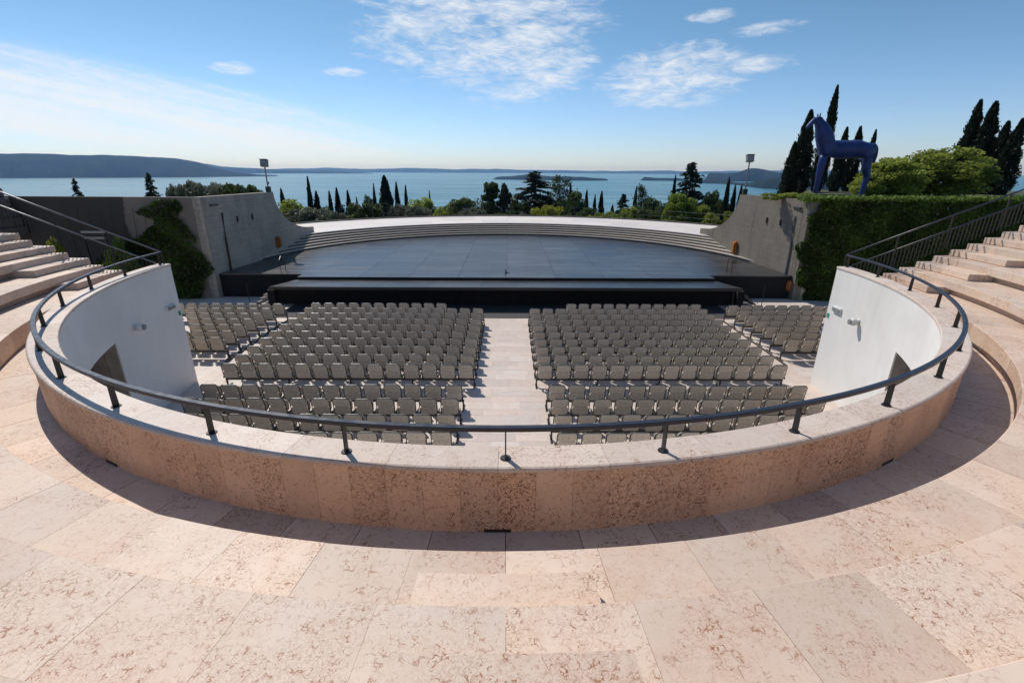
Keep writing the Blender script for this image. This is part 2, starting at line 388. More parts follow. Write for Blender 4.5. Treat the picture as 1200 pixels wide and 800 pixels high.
def ground_h(x, y):
    base = -5.0 if y < 55 else -5.0 - (y-55)*.155 - max(0, y-140)*.05
    if x > 16.5 + max(0, y-33)*.6:
        g = 2.02 - max(0, y-47)*.9 - max(0, min(1, (24-x)/7))*max(0, y-34)*.55
        base = max(base, g)
    elif x < -16.5:
        g = -1.6 - max(0, y-40)*.2
        base = max(base, g)
    if y > 58: base += 1.2*math.sin(x*.06+1)+.8*math.sin(y*.09)
    return max(base, LAKE-6)
gx = np.concatenate([np.linspace(-420, -60, 28), np.linspace(-52, -17, 14), [-16.6, -16.4], np.linspace(-15, 15, 11), [16.4, 16.6], np.linspace(18, 52, 14), np.linspace(60, 420, 28)])
gy = np.concatenate([[26.32], np.linspace(28, 60, 17), np.linspace(64, 460, 60)])
V = [(x, y, ground_h(x, y)) for y in gy for x in gx]
nx = len(gx)
F = [(j*nx+i, j*nx+i+1, (j+1)*nx+i+1, (j+1)*nx+i) for j in range(len(gy)-1) for i in range(nx-1)]
obj('hillside', npmesh('hillside', V, F, ['hillside_grass']), smooth=True)['kind'] = 'structure'

# ------------------------------------------------------------------ arena floor
FL = -3.2
fl = obj('arena_floor', npmesh('arena_floor', [(-34, 3, FL-.008), (34, 3, FL-.008), (34, 26.3, FL-.008), (-34, 26.3, FL-.008)], [(0, 1, 2, 3)], ['floor_stone']))
fl['kind'] = 'structure'
def tiles(x0, x1, y0, y1, wmin, wmax, hts):
    y = y0
    while y < y1-.05:
        h = min(random.choice(hts), y1-y); x = x0 - random.random()*.5
        while x < x1-.02:
            wd = random.uniform(wmin, wmax); a, b = max(x, x0), min(x+wd, x1); x += wd
            if b-a < .12: continue
            dz = random.uniform(-.0015, .0015)
            o = obj('floor_tile', bbox(a+.003, b-.003, y+.003, y+h-.003, FL-.05, FL+dz), 'tile_stone', fl)
        y += h
tiles(-1.32, 1.32, 9.2, 22.25, .7, 1.25, (.42, .55, .5, .38))
tiles(9.35, 10.5, 11.0, 22.5, .55, .8, (.7, .9, .8))
tiles(-10.5, -9.35, 11.0, 22.5, .55, .8, (.7, .9, .8))

# ------------------------------------------------------------------ walkway and seating tiers
STEP = 4.08; A0 = -89.6
JO = [A0 + STEP*k for k in range(-22, 23)]
JO = [max(-180, min(0, a)) for a in JO]
walk = obj('walkway', arc([(10.6, -.3), (11.75, -.3), (11.75, -.03), (10.6, -.03)], -180, 0, 60), 'bedding'); walk['kind'] = 'structure'
def gapdeg(r, g=.0035): return math.degrees(g/r)
for a, b in zip(JO[:-1], JO[1:]):
    if b-a < .6: continue
    g = gapdeg(11.1, .004); dz = random.uniform(-.001, .001)
    obj('paving_slab', arc([(10.62, -.06), (11.72, -.06), (11.72, dz), (10.62, dz)], a+g, b-g, 3), 'tier_stone', walk)
TR = [11.45, 12.34, 13.3, 14.25, 15.2, 16.15, 17.1, 18.05]; TZ = [.41+.37*i for i in range(8)]
seats = thing('amphitheatre_seating', 'tall pale pink marble seating tiers curving round behind the parapet wall', 'seating tiers', (0, 0.5, 0))
def nose(r, z, rb, t):
    return [(r+.02, z-t), (rb, z-t), (rb, z), (r+.009, z), (r+.003, z-.003), (r, z-.009), (r, z-t+.02)]
for i, (r, z) in enumerate(zip(TR, TZ)):
    rb = r + 1.2
    t = .405 if i == 0 else .225
    for a, b in zip(JO[:-1], JO[1:]):
        if b-a < .6: continue
        g = gapdeg(r+.5, .0014 if i < 2 else .004); dz = random.uniform(-.0012, .0012)
        if i < 2: g *= random.uniform(.5, 1.5)
        obj('seat_slab', arc(nose(r+random.uniform(-.002, .002), z+dz, rb, t), a+g, b-g, 4), 'tier_stone', seats)
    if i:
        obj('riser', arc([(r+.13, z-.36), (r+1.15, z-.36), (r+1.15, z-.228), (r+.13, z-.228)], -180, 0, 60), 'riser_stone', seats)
    else:
        obj('slab_bed', arc([(r+.05, -.25), (r+1.15, -.25), (r+1.15, z-.02), (r+.05, z-.02)], -180, 0, 60), 'bedding', seats)
    for a, b in ((-180, -179), (-1, 0)):
        obj('end_wall', arc([(r+.06, FL), (r+1.0, FL), (r+1.0, z-.23 if i else -.26), (r+.06, z-.23 if i else -.26)], a, b, 1), 'old_concrete', seats)
# half-height step blocks of the three stairs
for k, (r, span) in enumerate(((11.88, 9.0), (12.82, 8.9), (13.77, 8.0), (14.72, 8), (15.67, 8), (16.6, 8))):
    z = .41 + .185 + .37*k
    for a, b in ((-180, -180+span), (-span, 0), (-92.9, -86.3)):
        rb = TR[k+1]+.2; nb = 1 if a > -100 and b < -80 else 2
        for q in range(nb):
            aa, bb = a+(b-a)*q/nb, a+(b-a)*(q+1)/nb; g = gapdeg(r, .002)
            obj('step_block', arc(nose(r, z+random.uniform(-.001, .001), TR[k+1]+.125, .183), aa+g*(q > 0), bb-g*(q < nb-1), 3), 'tier_stone', seats)

# ------------------------------------------------------------------ parapet wall
par = thing('parapet_wall', 'low curved marble parapet wall round the front of the sunken seating', 'wall', (0, 4.2, 0))
DO = [(-161.0, -150.5), (-32.3, -21.8)]; DTOP = -.58
def ringwall(name, r0, r1, z0, z1, m, door=True, ztop_gap=None, parent=par, n=60):
    bm = bmesh.new()
    edges = [-180] + ([x for d in DO for x in d] if door else []) + [0]
    for i in range(0, len(edges), 2):
        a, b = edges[i], edges[i+1]
        arc([(r0, z0), (r1, z0), (r1, z1), (r0, z1)], a, b, max(2, int(n*(b-a)/180)), bm=bm)
    if door:
        for a, b in DO: arc([(r0, DTOP), (r1, DTOP), (r1, z1), (r0, z1)], a, b, 5, bm=bm)
    return obj(name, bm, m, parent)
ringwall('plaster_face', 10.385, 10.42, FL, .738, 'white_plaster', n=90)
ringwall('wall_core', 10.422, 10.70, FL, .736, 'passage')
for a, b in DO:
    nm = 'door_passage'
    bm = arc([(10.71, FL), (12.4, FL), (12.4, -.31), (10.71, -.31)], a-1.2, a-.02, 1)
    arc([(10.71, FL), (12.4, FL), (12.4, -.31), (10.71, -.31)], b+.02, b+1.2, 1, bm=bm)
    arc([(12.0, FL), (12.4, FL), (12.4, -.31), (12.0, -.31)], a, b, 3, bm=bm)
    arc([(10.71, DTOP), (12.0, DTOP), (12.0, -.31), (10.71, -.31)], a, b, 3, bm=bm)
    dp = obj(nm, bm, 'passage', par)
    inner = b if a < -90 else a
    s = 1 if a < -90 else -1
    obj('door_leaf', arc([(11.2, FL+.02), (11.25, FL+.02), (11.25, DTOP-.03), (11.2, DTOP-.03)], a+.05, b-.05, 3), 'dark_door', dp)
PJ = [-180+2.045*k for k in range(89)]
for a, b in zip(PJ[:-1], PJ[1:]):
    g = gapdeg(10.75, .0012); dr = random.uniform(-.0015, .0015)
    obj('cladding_panel', arc([(10.705, -.015), (10.745+dr, -.015), (10.75+dr, .0), (10.75+dr, .735), (10.705, .735)], a+g, b-g, 2), 'clad_stone', par)
CJ = [-180+6.0*k for k in range(31)]
for a, b in zip(CJ[:-1], CJ[1:]):
    g = gapdeg(10.6, .0018)
    pr = [(10.365, .74), (10.765, .74), (10.776, .75), (10.778, .77), (10.77, .79), (10.752, .80), (10.375, .80), (10.365, .79)]
    obj('coping_stone', arc(pr, a+g, b-g, 6), 'coping_stone', par)
for a, hw in ((-90.05, .75), (-117.6, .7), (-62, .7), (-148, .7)):
    obj('drain_slot', arc([(10.744, .002), (10.758, .002), (10.758, .035), (10.744, .035)], a-hw, a+hw, 3), 'black_metal', par)

# ------------------------------------------------------------------ curved handrail
RR = 10.6; RZ = 1.145
hr = thing('curved_handrail', 'dark blue grey handrail curving along the top of the marble parapet', 'railing', (0, CY-RR, .8))
obj('handrail', arc([(RR-.031, RZ-.024), (RR+.031, RZ-.024), (RR+.034, RZ-.02), (RR+.034, RZ+.016), (RR+.028, RZ+.022), (RR-.028, RZ+.022), (RR-.034, RZ+.016), (RR-.034, RZ-.02)], -179.9, -.1, 120), 'rail_paint', hr)
for k in range(-10, 11):
    a = A0 + 9.0*k
    if k == -10: a = -179.3
    if k == 10: a = -.7
    t = math.degrees(.007/RR)
    po = obj('post', arc([(RR-.035, .812), (RR+.035, .812), (RR+.03, RZ-.023), (RR-.03, RZ-.023)], a-t, a+t, 1), 'black_metal', hr)
    bm = bmesh.new(); c = Vector(pol(a, RR, .806)); bmesh.ops.create_cone(bm, cap_ends=True, segments=16, radius1=.058, radius2=.052, depth=.012, matrix=Matrix.Translation(c))
    bp = obj('base_plate', bm, 'black_metal'); bp.parent = po; bp.matrix_parent_inverse = Matrix.Translation((0, -(CY-RR), -.8)) if False else Matrix.Identity(4)

# ------------------------------------------------------------------ sloping stair railings at both ends
for s, lab in ((-1, 'sloping double rail with black balusters beside the left stone steps'), (1, 'sloping double rail with black balusters beside the right stone steps')):
    t = thing('stair_railing', lab, 'railing', (s*10.6, 14.83, .8), 'railings beside the end stairs')
    Yr = 14.86; sl = .405
    X0, X1 = 10.62, 18.4
    zu = lambda x: 1.15 + (x-10.62)*sl
    zl = lambda x: .80 + (x-10.85)*sl*1.0
    m_ = 'rail_sunlit' if s < 0 else 'rail_paint'  # left rails take a paler copy, sunlight put into their colour
    obj('upper_rail', btube([(s*X0, Yr, zu(X0)), (s*X1, Yr, zu(X1))], .026, 8), m_, t, True)
    obj('lower_rail', btube([(s*10.85, Yr, zl(10.85)), (s*X1, Yr, zl(X1))], .024, 8), m_, t, True)
    for x in (10.62, 12.1, 13.6, 15.15, 16.7, 18.2):
        zb = .8 if x < 11 else zl(x)-.55
        obj('post', bbox(s*x-.022, s*x+.022, Yr-.012, Yr+.012, zb, zu(x)-.02), 'black_metal', t)
    x = 11.05
    while x < 18.3:
        obj('baluster', bbox(s*x-.011, s*x+.011, Yr+.0, Yr+.02, max(.2, zl(x)-.62), zl(x)-.015), 'black_metal', t); x += .115

# ------------------------------------------------------------------ wall lamps and exit signs
for s, side in ((-1, 'left'), (1, 'right')):
    def P(a, r, z): return Vector(pol(-180-a if s < 0 else a, r, z))
    def mk(name, lab, cat, a, z): 
        c = P(a, 10.385, z); t = thing(name, lab, cat, c); t.rotation_euler.z = R(0)
        n_ = (Vector((CX, CY, z))-c).normalized(); tg = Vector((-n_.y, n_.x, 0)); return t, c, n_, tg
    def obx(name, c, n_, tg, w_, h_, d0, d1, m, t, bv=.012):
        bm = bbox(-w_/2, w_/2, d0, d1, -h_/2, h_/2); bevel(bm, bv)
        bm.transform(Matrix.Translation(c) @ Matrix((tg, n_, Vector((0, 0, 1)))).transposed().to_4x4()); return obj(name, bm, m, t)
    t, c, n_, tg = mk('emergency_lamp', 'white oblong emergency lamp near the open end of the %s white wall' % side, 'lamp', -2.7, -.47)
    obx('housing', c, n_, tg, .42, .16, .0, .06, 'lamp_white', t); obx('diffuser', c, n_, tg, .36, .10, .058, .085, 'lamp_glass', t)
    t, c, n_, tg = mk('wall_spotlight', 'small round spotlight fixed on the %s white curved wall' % side, 'lamp', -13.0 if s < 0 else -9.0, -.52)
    obx('bracket', c, n_, tg, .12, .16, 0, .05, 'lamp_white', t)
    bm = bmesh.new(); bmesh.ops.create_uvsphere(bm, u_segments=14, v_segments=8, radius=.115, matrix=Matrix.Translation(c+n_*.15))
    obj('lamp_head', bm, 'lamp_white', t, True)
    bm = bmesh.new(); bmesh.ops.create_cone(bm, cap_ends=True, segments=14, radius1=.09, radius2=.075, depth=.07, matrix=Matrix.Translation(c+n_*.235) @ n_.to_track_quat('Z', 'Y').to_matrix().to_4x4())
    obj('lens', bm, 'lamp_glass', t)
    t, c, n_, tg = mk('exit_marker', 'small green marker plate at the end edge of the %s white wall' % side, 'sign', -.55, -.76)
    obx('plate', c, n_, tg, .10, .14, 0, .02, 'green_sign', t, .004)

# ------------------------------------------------------------------ stage
st = thing('stage', 'big black panelled stage floor with stepped front edge', 'stage', (0, 25, FL))
SZ = -1.9; SYC, SR = 27.8, 15.9
def inside(x, y): return (abs(x) < 15.94) and (y < SYC or math.hypot(x, y-SYC) < SR+.3)
xs = [-16+2.667*i for i in range(13)]
ys = [25.55, 26.3]; y = 26.3
while y < 43.5: y += 1.25; ys.append(y)
for j in range(len(ys)-1):
    for i in range(12):
        x0, x1, y0, y1 = xs[i], xs[i+1], ys[j], ys[j+1]
        if j == 0: x0, x1 = max(x0, -11.35), min(x1, 11.35)
        if x1-x0 < .1: continue
        x0, x1 = max(-15.97, x0), min(15.97, x1)
        if not inside((x0+x1)/2*.93, y0-.6 if y0 > 28 else y0): continue
        dz = random.uniform(-.002, .002)
        bm = bbox(x0+.007, x1-.007, y0+.009, y1-.009, SZ-.06, SZ+dz)
        obj('stage_panel', bm, 'stage_black', st)
obj('stage_face', bbox(-11.34, 11.34, 25.58, 25.75, -2.4, SZ-.062), 'black_cloth', st)
for s in (-1, 1):
    obj('wing_face', bbox(min(s*11.36, s*15.97), max(s*11.36, s*15.97), 26.32, 26.4, FL, SZ-.062), 'black_cloth', st)
bm = bmesh.new()
pts = [(-12.1, 23.85), (12.1, 23.85), (11.45, 25.56), (-11.45, 25.56)]
lo = [bm.verts.new((x, y, -2.2)) for x, y in pts]; hi = [bm.verts.new((x, y, -2.075)) for x, y in pts]
bm.faces.new(lo[::-1]); bm.faces.new(hi)
for i in range(4): bm.faces.new((lo[i], lo[(i+1) % 4], hi[(i+1) % 4], hi[i]))
obj('apron_frame', bm, 'black_metal', st)
for i in range(9):
    x0, x1 = -12.05+i*24.1/9, -12.05+(i+1)*24.1/9
    bm = bmesh.new(); f0, f1 = .945, .945
    vs = [(x0+.006, 23.87), (x1-.006, 23.87), ((x1-.006)*f0, 25.54), ((x0+.006)*f0, 25.54)]
    a = [bm.verts.new((x, y, -2.074)) for x, y in vs]; b = [bm.verts.new((x, y, -2.05)) for x, y in vs]
    bm.faces.new(b)
    for q in range(4): bm.faces.new((a[q], a[(q+1) % 4], b[(q+1) % 4], b[q]))
    obj('apron_panel', bm, 'stage_black', st)
obj('apron_skirt', bbox(-12.1, 12.1, 24.78, 24.9, FL, -2.2), 'black_cloth', st)
for s in (-1, 1):
    ss = obj('side_stairs', bbox(min(s*12.15, s*12.5), max(s*12.15, s*12.5), 24.4, 25.4, FL, -2.35), 'black_cloth', st)
    for q in range(1, 4):
        a, b = 12.2+q*.22, 12.42+q*.22
        obj('stair_tread', bbox(min(s*a, s*b), max(s*a, s*b), 24.2, 25.5, -2.42-q*.2, -2.36-q*.2), 'black_metal', ss)
    obj('hand_hoop', btube([(s*12.6, 26.5, SZ), (s*12.6, 26.5, SZ+.75), (s*12.65, 26.8, SZ+.9), (s*12.7, 27.3, SZ+.75), (s*12.7, 27.3, SZ)], .02, 6), 'black_metal', st)
    obj('slim_post', btube([(s*13.6, 24.6, FL), (s*13.6, 24.6, FL+1.15)], .02, 6), 'black_metal', st)
ca = obj('carpet', bbox(-11.3, 11.3, 22.26, 24.76, FL-.003, FL+.012), 'carpet')
tag(ca, 'dark grey carpet strip on the floor in front of the stage', 'carpet')

fm = thing('floor_fitting', 'small black fitting lying near the middle of the stage front edge', 'fitting', (0, 26.9, SZ))
obj('base', bbox(-.12, .12, 26.85, 26.95, SZ+.003, SZ+.03), 'black_metal', fm)
obj('stub', btube([(-.06, 26.9, SZ+.03), (-.07, 26.9, SZ+.17)], .03, 8), 'black_metal', fm)
WX = lambda y: 16.0-.075*(y-26.0)      # inner face of the two side walls, drawing in towards the lake
# curved steps and terrace behind the stage
ct = thing('curved_steps', 'pale curved stone steps rising behind the black stage', 'steps', (0, 43.6, SZ))
for k in range(6):
    r0 = SR + .33*k; z1 = SZ + .148*(k+1)
    half = next(a*.25 for a in range(0, 200) if r0*math.cos(R(a*.25)) < WX(SYC+r0*math.sin(R(a*.25)))+.06)
    for a0_, a1_ in [(half + (180-2*half)*q/12, half + (180-2*half)*(q+1)/12) for q in range(12)]:
        g = gapdeg(r0, .003)
        obj('step_stone', arc([(r0+.02, z1-.05), (r0+.4, z1-.05), (r0+.4, z1), (r0-.01, z1), (r0-.015, z1-.01), (r0-.015, z1-.05)], a0_+g, a1_-g, 4, SYC), 'step_stone' if k < 5 else 'terrace_stone', ct)
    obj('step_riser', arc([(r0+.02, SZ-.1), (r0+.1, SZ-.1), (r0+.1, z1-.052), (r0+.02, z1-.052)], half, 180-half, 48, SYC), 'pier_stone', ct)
PZ = SZ+.148*6
te = obj('terrace', arc([(17.97, PZ-.4), (24.7, PZ-.4), (24.7, PZ-.03), (17.97, PZ-.03)], 12, 168, 60, SYC), 'bedding'); te['kind'] = 'structure'
for rr0, rr1 in ((17.95, 20.2), (20.2, 22.45), (22.45, 24.7)):
    lo_ = 12 if rr0 > 18 else 25
    for q in range(18):
        a, b = lo_+(180-2*lo_)*q/18, lo_+(180-2*lo_)*(q+1)/18; g = gapdeg(rr0, .004)
        obj('terrace_slab', arc([(rr0+.004, PZ-.05), (rr1-.004, PZ-.05), (rr1-.004, PZ), (rr0+.004, PZ)], a+g, b-g, 3, SYC), 'terrace_stone', te)
fe = thing('cable_fence', 'thin dark cable fence along the far edge of the pale terrace', 'fence', (0, SYC+24.6, PZ))
for q in range(23):
    a = 30+120*q/22; p = pol(a, 24.6, PZ, SYC)
    obj('post', btube([p, (p[0], p[1], PZ+1.0)], .022, 6), 'black_metal', fe)
for h in (.5, .98):
    obj('cable', btube([pol(30+120*q/44, 24.6, PZ+h, SYC) for q in range(45)], .011, 4), 'black_metal', fe)
obj('kerb', arc([(24.45, PZ), (24.75, PZ), (24.75, PZ+.1), (24.45, PZ+.1)], 26, 154, 60, SYC), 'pier_stone', fe)

# ------------------------------------------------------------------ big concrete walls beside the stage
for s, side in ((-1, 'left'), (1, 'right')):
    t = thing('concrete_wall', 'tall grey concrete wall with a sweeping end on the %s of the stage' % side, 'wall', (s*16, 26, FL))
    prof = [(26.0, FL-.5), (38.1, FL-.5), (38.1, -.62)]
    for q in range(1, 11):
        u = q/10; prof.append((38.0-4.9*math.sin(u*math.pi/2), -.6+2.75*(1-math.cos(u*math.pi/2))))
    prof.append((26.0, 2.17))
    bm = bmesh.new()
    A = [bm.verts.new((s*WX(y), y, z)) for y, z in prof]; B = [bm.verts.new((s*(WX(y)+.42), y, z)) for y, z in prof]
    k = len(prof); bm.faces.new(A); bm.faces.new(B[::-1])
    for i in range(k): bm.faces.new((A[i], A[(i+1) % k], B[(i+1) % k], B[i]))
    bmesh.ops.recalc_face_normals(bm, faces=bm.faces)
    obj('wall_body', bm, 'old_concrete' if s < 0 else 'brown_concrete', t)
    yp = 27.5 if s < 0 else 27.05
    obj('drain_pipe', btube([(s*(WX(yp)-.05), yp, 1.28), (s*(WX(yp)-.05), yp-.12, -.4), (s*(WX(yp)-.05), yp-.16, -2.3)], .055, 8), 'bark' if s < 0 else 'galv', t)
    for yy in ((28.8, 30.3) if s < 0 else (28.25, 29.6)):
        obj('slot', bbox(min(s*(WX(yy)-.07), s*(WX(yy)+.05)), max(s*(WX(yy)-.07), s*(WX(yy)+.05)), yy-.05, yy+.05, .65, .98), 'black_metal', t)
    obj('slot', bbox(min(s*15.85, s*16.0), max(s*15.85, s*16.0), 26.65, 27.35, 1.68, 1.76), 'black_metal', t)
    # cross wall facing the seats
    t2 = thing('back_wall', ('old part-dark concrete wall behind the steps, left of the stage' if s < 0 else 'tall wall hidden under ivy at the right of the stage'), 'wall', (s*22, 26, FL))
    obj('wall_body', bbox(min(s*16.43, s*34), max(s*16.43, s*34), 26.0, 26.35, FL-.3, 2.165), 'part_dark_concrete' if s < 0 else 'old_concrete', t2)
    # orange cabinets
    def cab(yy, zz, lab, w_=.38, h_=.72):
        o = thing('orange_cabinet', lab, 'cabinet', (s*(WX(yy)-.01), yy, zz), 'orange boxes on the concrete walls')
        wx = WX(yy); bm = bbox(min(s*(wx-.22), s*(wx+.02)), max(s*(wx-.22), s*(wx+.02)), yy-w_/2, yy+w_/2, zz-h_/2, zz+h_/2); bevel(bm, .06, 2); obj('body', bm, 'orange_box', o)
        bm = bbox(min(s*(wx-.245), s*(wx-.222)), max(s*(wx-.245), s*(wx-.222)), yy-w_/2+.08, yy+w_/2-.08, zz-h_/2+.1, zz+h_/2-.1); obj('door', bm, 'orange_box', o)
    if s < 0: cab(32.65, -1.05, 'orange box halfway up the left concrete wall beside the curved steps')
    else:
        cab(32.55, -1.25, 'orange box halfway up the right concrete wall beside the curved steps', .42, .78)
        cab(26.35, -2.45, 'small orange box low on the right concrete wall beside the ivy', .32, .6)
    # floodlights on the wall tops
    fx, fy = s*15.65, 32.9
    ht = 1.55 if s < 0 else 2.0
    fo = thing('floodlight', 'grey box floodlight on a slim pole on the %s concrete wall' % side, 'floodlight', (fx, fy, 2.14), 'floodlights on the concrete walls')
    obj('pole', btube([(fx, fy, 2.14), (fx, fy, 2.14+ht)], .045, 8), 'galv', fo)
    obj('ballast_box', bevel(bbox(fx-.14, fx+.14, fy-.12, fy+.12, 2.14, 2.5), .02), 'black_metal', fo)
    obj('clamp', btube([(fx, fy, 2.62), (fx+.14, fy-.1, 2.75)], .05, 6), 'galv', fo)
    bm = bbox(-.22, .22, -.15, .15, -.21, .21); bevel(bm, .03)
    bm.transform(Matrix.Translation((fx, fy, 2.14+ht+.22)) @ Matrix.Rotation(R(-12), 4, 'X'))
    hd = obj('lamp_head', bm, 'galv', fo)
    bm = bbox(-.18, .18, -.165, -.151, -.17, .17); bm.transform(Matrix.Translation((fx, fy, 2.14+ht+.22)) @ Matrix.Rotation(R(-12), 4, 'X')); obj('lens', bm, 'lamp_glass', fo)
    bm = bbox(-.24, .24, -.19, .16, .215, .235); bm.transform(Matrix.Translation((fx, fy, 2.14+ht+.22)) @ Matrix.Rotation(R(-12), 4, 'X')); obj('hood', bm, 'black_metal', fo)
pi_ = thing('stone_pier', 'rough dark stone pier at the far left edge', 'pier', (-26.2, 25.2, .5))
z = .2
for q in range(6):
    h_ = .48; w_ = .72-.075*q
    bm = bbox(-26.0-w_+random.uniform(-.05, .05), -26.0+w_+random.uniform(-.05, .05), 25.2-w_, 25.2+w_, z+.01, z+h_); bevel(bm, .05); obj('stone', bm, 'pier_stone', pi_); z += h_
ba = thing('metal_barrier', 'low grey metal barrier in front of the darker part of the old wall', 'barrier', (-21.2, 25, -.5))
for zz in (.5, .2): obj('bar', bbox(-21.75, -20.55, 24.97, 25.03, zz-.06, zz+.05), 'galv', ba)
for xx in (-21.7, -20.6): obj('leg', bbox(xx-.04, xx+.04, 24.96, 25.04, FL, .43), 'black_metal', ba)

# ------------------------------------------------------------------ chairs
def rrect(w_, h_, r, n=4):
    pts = []
    for cx_, cy_, a0_ in ((w_/2-r, h_/2-r, 0), (-w_/2+r, h_/2-r, 90), (-w_/2+r, -h_/2+r, 180), (w_/2-r, -h_/2+r, 270)):
        for q in range(n+1):
            a = R(a0_+90*q/n); pts.append((cx_+r*math.cos(a), cy_+r*math.sin(a)))
    return pts
def panel(w_, h_, r, t, bulge=.012, n=3):
    """cushioned rounded panel in the xz plane, thickness along y"""
    bm = bmesh.new(); o = rrect(w_, h_, r, n); i_ = [(x*.86, z_*.86) for x, z_ in o]
    L = [[bm.verts.new((x, yy, z_)) for x, z_ in pp] for pp, yy in ((i_, -t/2-bulge), (o, -t/2), (o, t/2), (i_, t/2+bulge))]
    k = len(o)
    for a, b in zip(L[:-1], L[1:]):
        for q in range(k): bm.faces.new((a[q], a[(q+1) % k], b[(q+1) % k], b[q]))
    bm.faces.new(L[0][::-1]); bm.faces.new(L[-1]); bmesh.ops.recalc_face_normals(bm, faces=bm.faces); return bm
TILT = Matrix.Translation((0, -.2, .38)) @ Matrix.Rotation(R(9), 4, 'X')
def parts():
    d = []
    bm = panel(.462, .245, .068, .035); bm.transform(TILT @ Matrix.Translation((0, 0, .372))); d.append(('upper_back', bm, 'chair_fabric'))
    bm = panel(.455, .255, .075, .035); bm.transform(TILT @ Matrix.Translation((0, .004, .118))); d.append(('lower_back', bm, 'chair_fabric'))
    bm = bmesh.new(); loop = rrect(.488, .53, .095, 3)
    tube(bm, [TILT @ Vector((x, 0, z_+.245)) for x, z_ in loop], .013, 5, closed=True); d.append(('back_frame', bm, 'chair_frame'))
    bm = panel(.40, .34, .09, .05); bm.transform(Matrix.Translation((0, -.02, .545)) @ Matrix.Rotation(R(-6), 4, 'X')); d.append(('seat', bm, 'chair_seat'))
    for s in (-1, 1):
        bm = bmesh.new(); box(bm, s*.255-.016, s*.255+.016, -.22, .05, .36, .42); box(bm, s*.255-.012, s*.255+.012, -.1, -.04, .30, .36); d.append(('bracket', bm, 'chair_frame'))
    return d
CP = []
for nm, bm, m in parts():
    me = bpy.data.meshes.new(nm); bm.normal_update(); bm.to_mesh(me); bm.free(); me.materials.append(MATS[m]); CP.append((nm, me))
ORD = ['first', 'second', 'third', 'fourth', 'fifth', 'sixth', 'seventh', 'eighth', 'ninth', 'tenth', 'eleventh', 'twelfth', 'thirteenth', 'fourteenth']
places = []; beams = []
PIT = .586
for s, side in ((-1, 'left'), (1, 'right')):
    for k in range(4):                                  # four rows nearest the parapet
        yy = 10.3 + .885*k; n_ = (10, 12, 13, 13)[k]; x0 = 1.22
        beams.append((s*x0, s*(x0+n_*.592), yy, 'black beam under %s rear-block row %d' % (side, k+1)))
        for c in range(n_): places.append((s*(x0+.296+c*.592), yy, 0, 'grey chair %s from the aisle, %s row from the parapet, %s of aisle' % (ORD[c], ORD[k], side)))
    for k in range(10):                                 # ten rows of the main block
        yy = 14.52 + .828*k; x0 = 1.0; c0 = 3 if k == 9 else 0
        for c in range(c0, 14): places.append((s*(x0+.293+c*PIT), yy, 0, 'grey chair %s from the aisle, %s row from the stage, %s main block' % (ORD[c-c0], ORD[9-k], side)))
        beams.append((s*(x0+c0*PIT), s*(x0+14*PIT), yy, ''))
    for k in range(7):                                  # side block, part hidden by the white wall
        yy = 17.05 + .795*k; n_ = (3, 4, 4, 5, 6, 7, 9)[k]; x0 = 10.5 - (.15 if k == 6 else 0)
        for c in range(n_): places.append((s*(x0+.285+c*.57), yy, 0, 'grey chair %s from the inner end, %s row from the stage, far %s block' % (ORD[c], ORD[6-k], side)))
        beams.append((s*x0, s*(x0+n_*.57), yy, ''))
GRP = 'grey chairs facing the stage'
order = sorted(range(len(places)), key=lambda i: (Vector((places[i][0], places[i][1], FL))-CAM).length)
for i in order[:300]:
    x, yy, a, lab = places[i]
    t = thing('chair', lab, 'chair', (x, yy, FL), GRP); t.rotation_euler = (R(random.uniform(-1.3, 1.3)), 0, R(random.gauss(0, 1.6)))
    for nm, me in CP:
        o = link(bpy.data.objects.new(nm, me)); o.parent = t
rest = order[300:]
VV, FF, MI = [], [], []; base = 0
PM = []
for nm, me in CP:
    v = np.array([q.co[:] for q in me.vertices]); f = [tuple(p.vertices) for p in me.polygons]; PM.append((v, f, me.materials[0].name))
mats_ = ['chair_fabric', 'chair_seat', 'chair_frame']
for i in rest:
    x, yy, a, lab = places[i]
    for v, f, m in PM:
        VV.append(v+np.array((x, yy, FL))); FF += [tuple(q+base for q in p) for p in f]; MI += [mats_.index(m)]*len(f); base += len(v)
me = bpy.data.meshes.new('chair_rows'); me.from_pydata(np.concatenate(VV).tolist(), [], FF)
for m in mats_: me.materials.append(MATS[m])
me.polygons.foreach_set('material_index', MI)
o = obj('chair_rows', me); tag(o, 'farthest rows of grey chairs close to the black stage', 'chairs', GRP, 'stuff')
beams.sort(key=lambda b: (b[2], b[0]))
rowcount = {}
for x0, x1, yy, _ in beams:
    side = 'left' if x0 < 0 else 'right'; far = abs(x0) > 10; rear = yy < 13.5
    key = (side, far, rear); rowcount[key] = rowcount.get(key, 0)+1
    w_ = '%s black beam from the parapet side under the %s %s chairs' % (ORD[rowcount[key]-1], side, 'far side' if far else ('near block' if rear else 'main block'))
    t = thing('seat_beam', w_, 'seat beam', ((x0+x1)/2, yy, FL), 'black beams carrying the chair rows')
    a, b = min(x0, x1), max(x0, x1)
    obj('beam', bbox(a, b, yy-.09, yy-.03, FL+.24, FL+.30), 'chair_frame', t)
    n_ = max(2, int((b-a)/2.0)+1)
    for q in range(n_):
        xx = a+.03 + (b-a-.06)*q/(n_-1)
        bm = bbox(xx-.022, xx+.022, yy-.085, yy-.035, FL+.02, FL+.24); box(bm, xx-.03, xx+.03, yy-.24, yy+.2, FL+.004, FL+.02)
        obj('leg', bm, 'chair_frame', t)
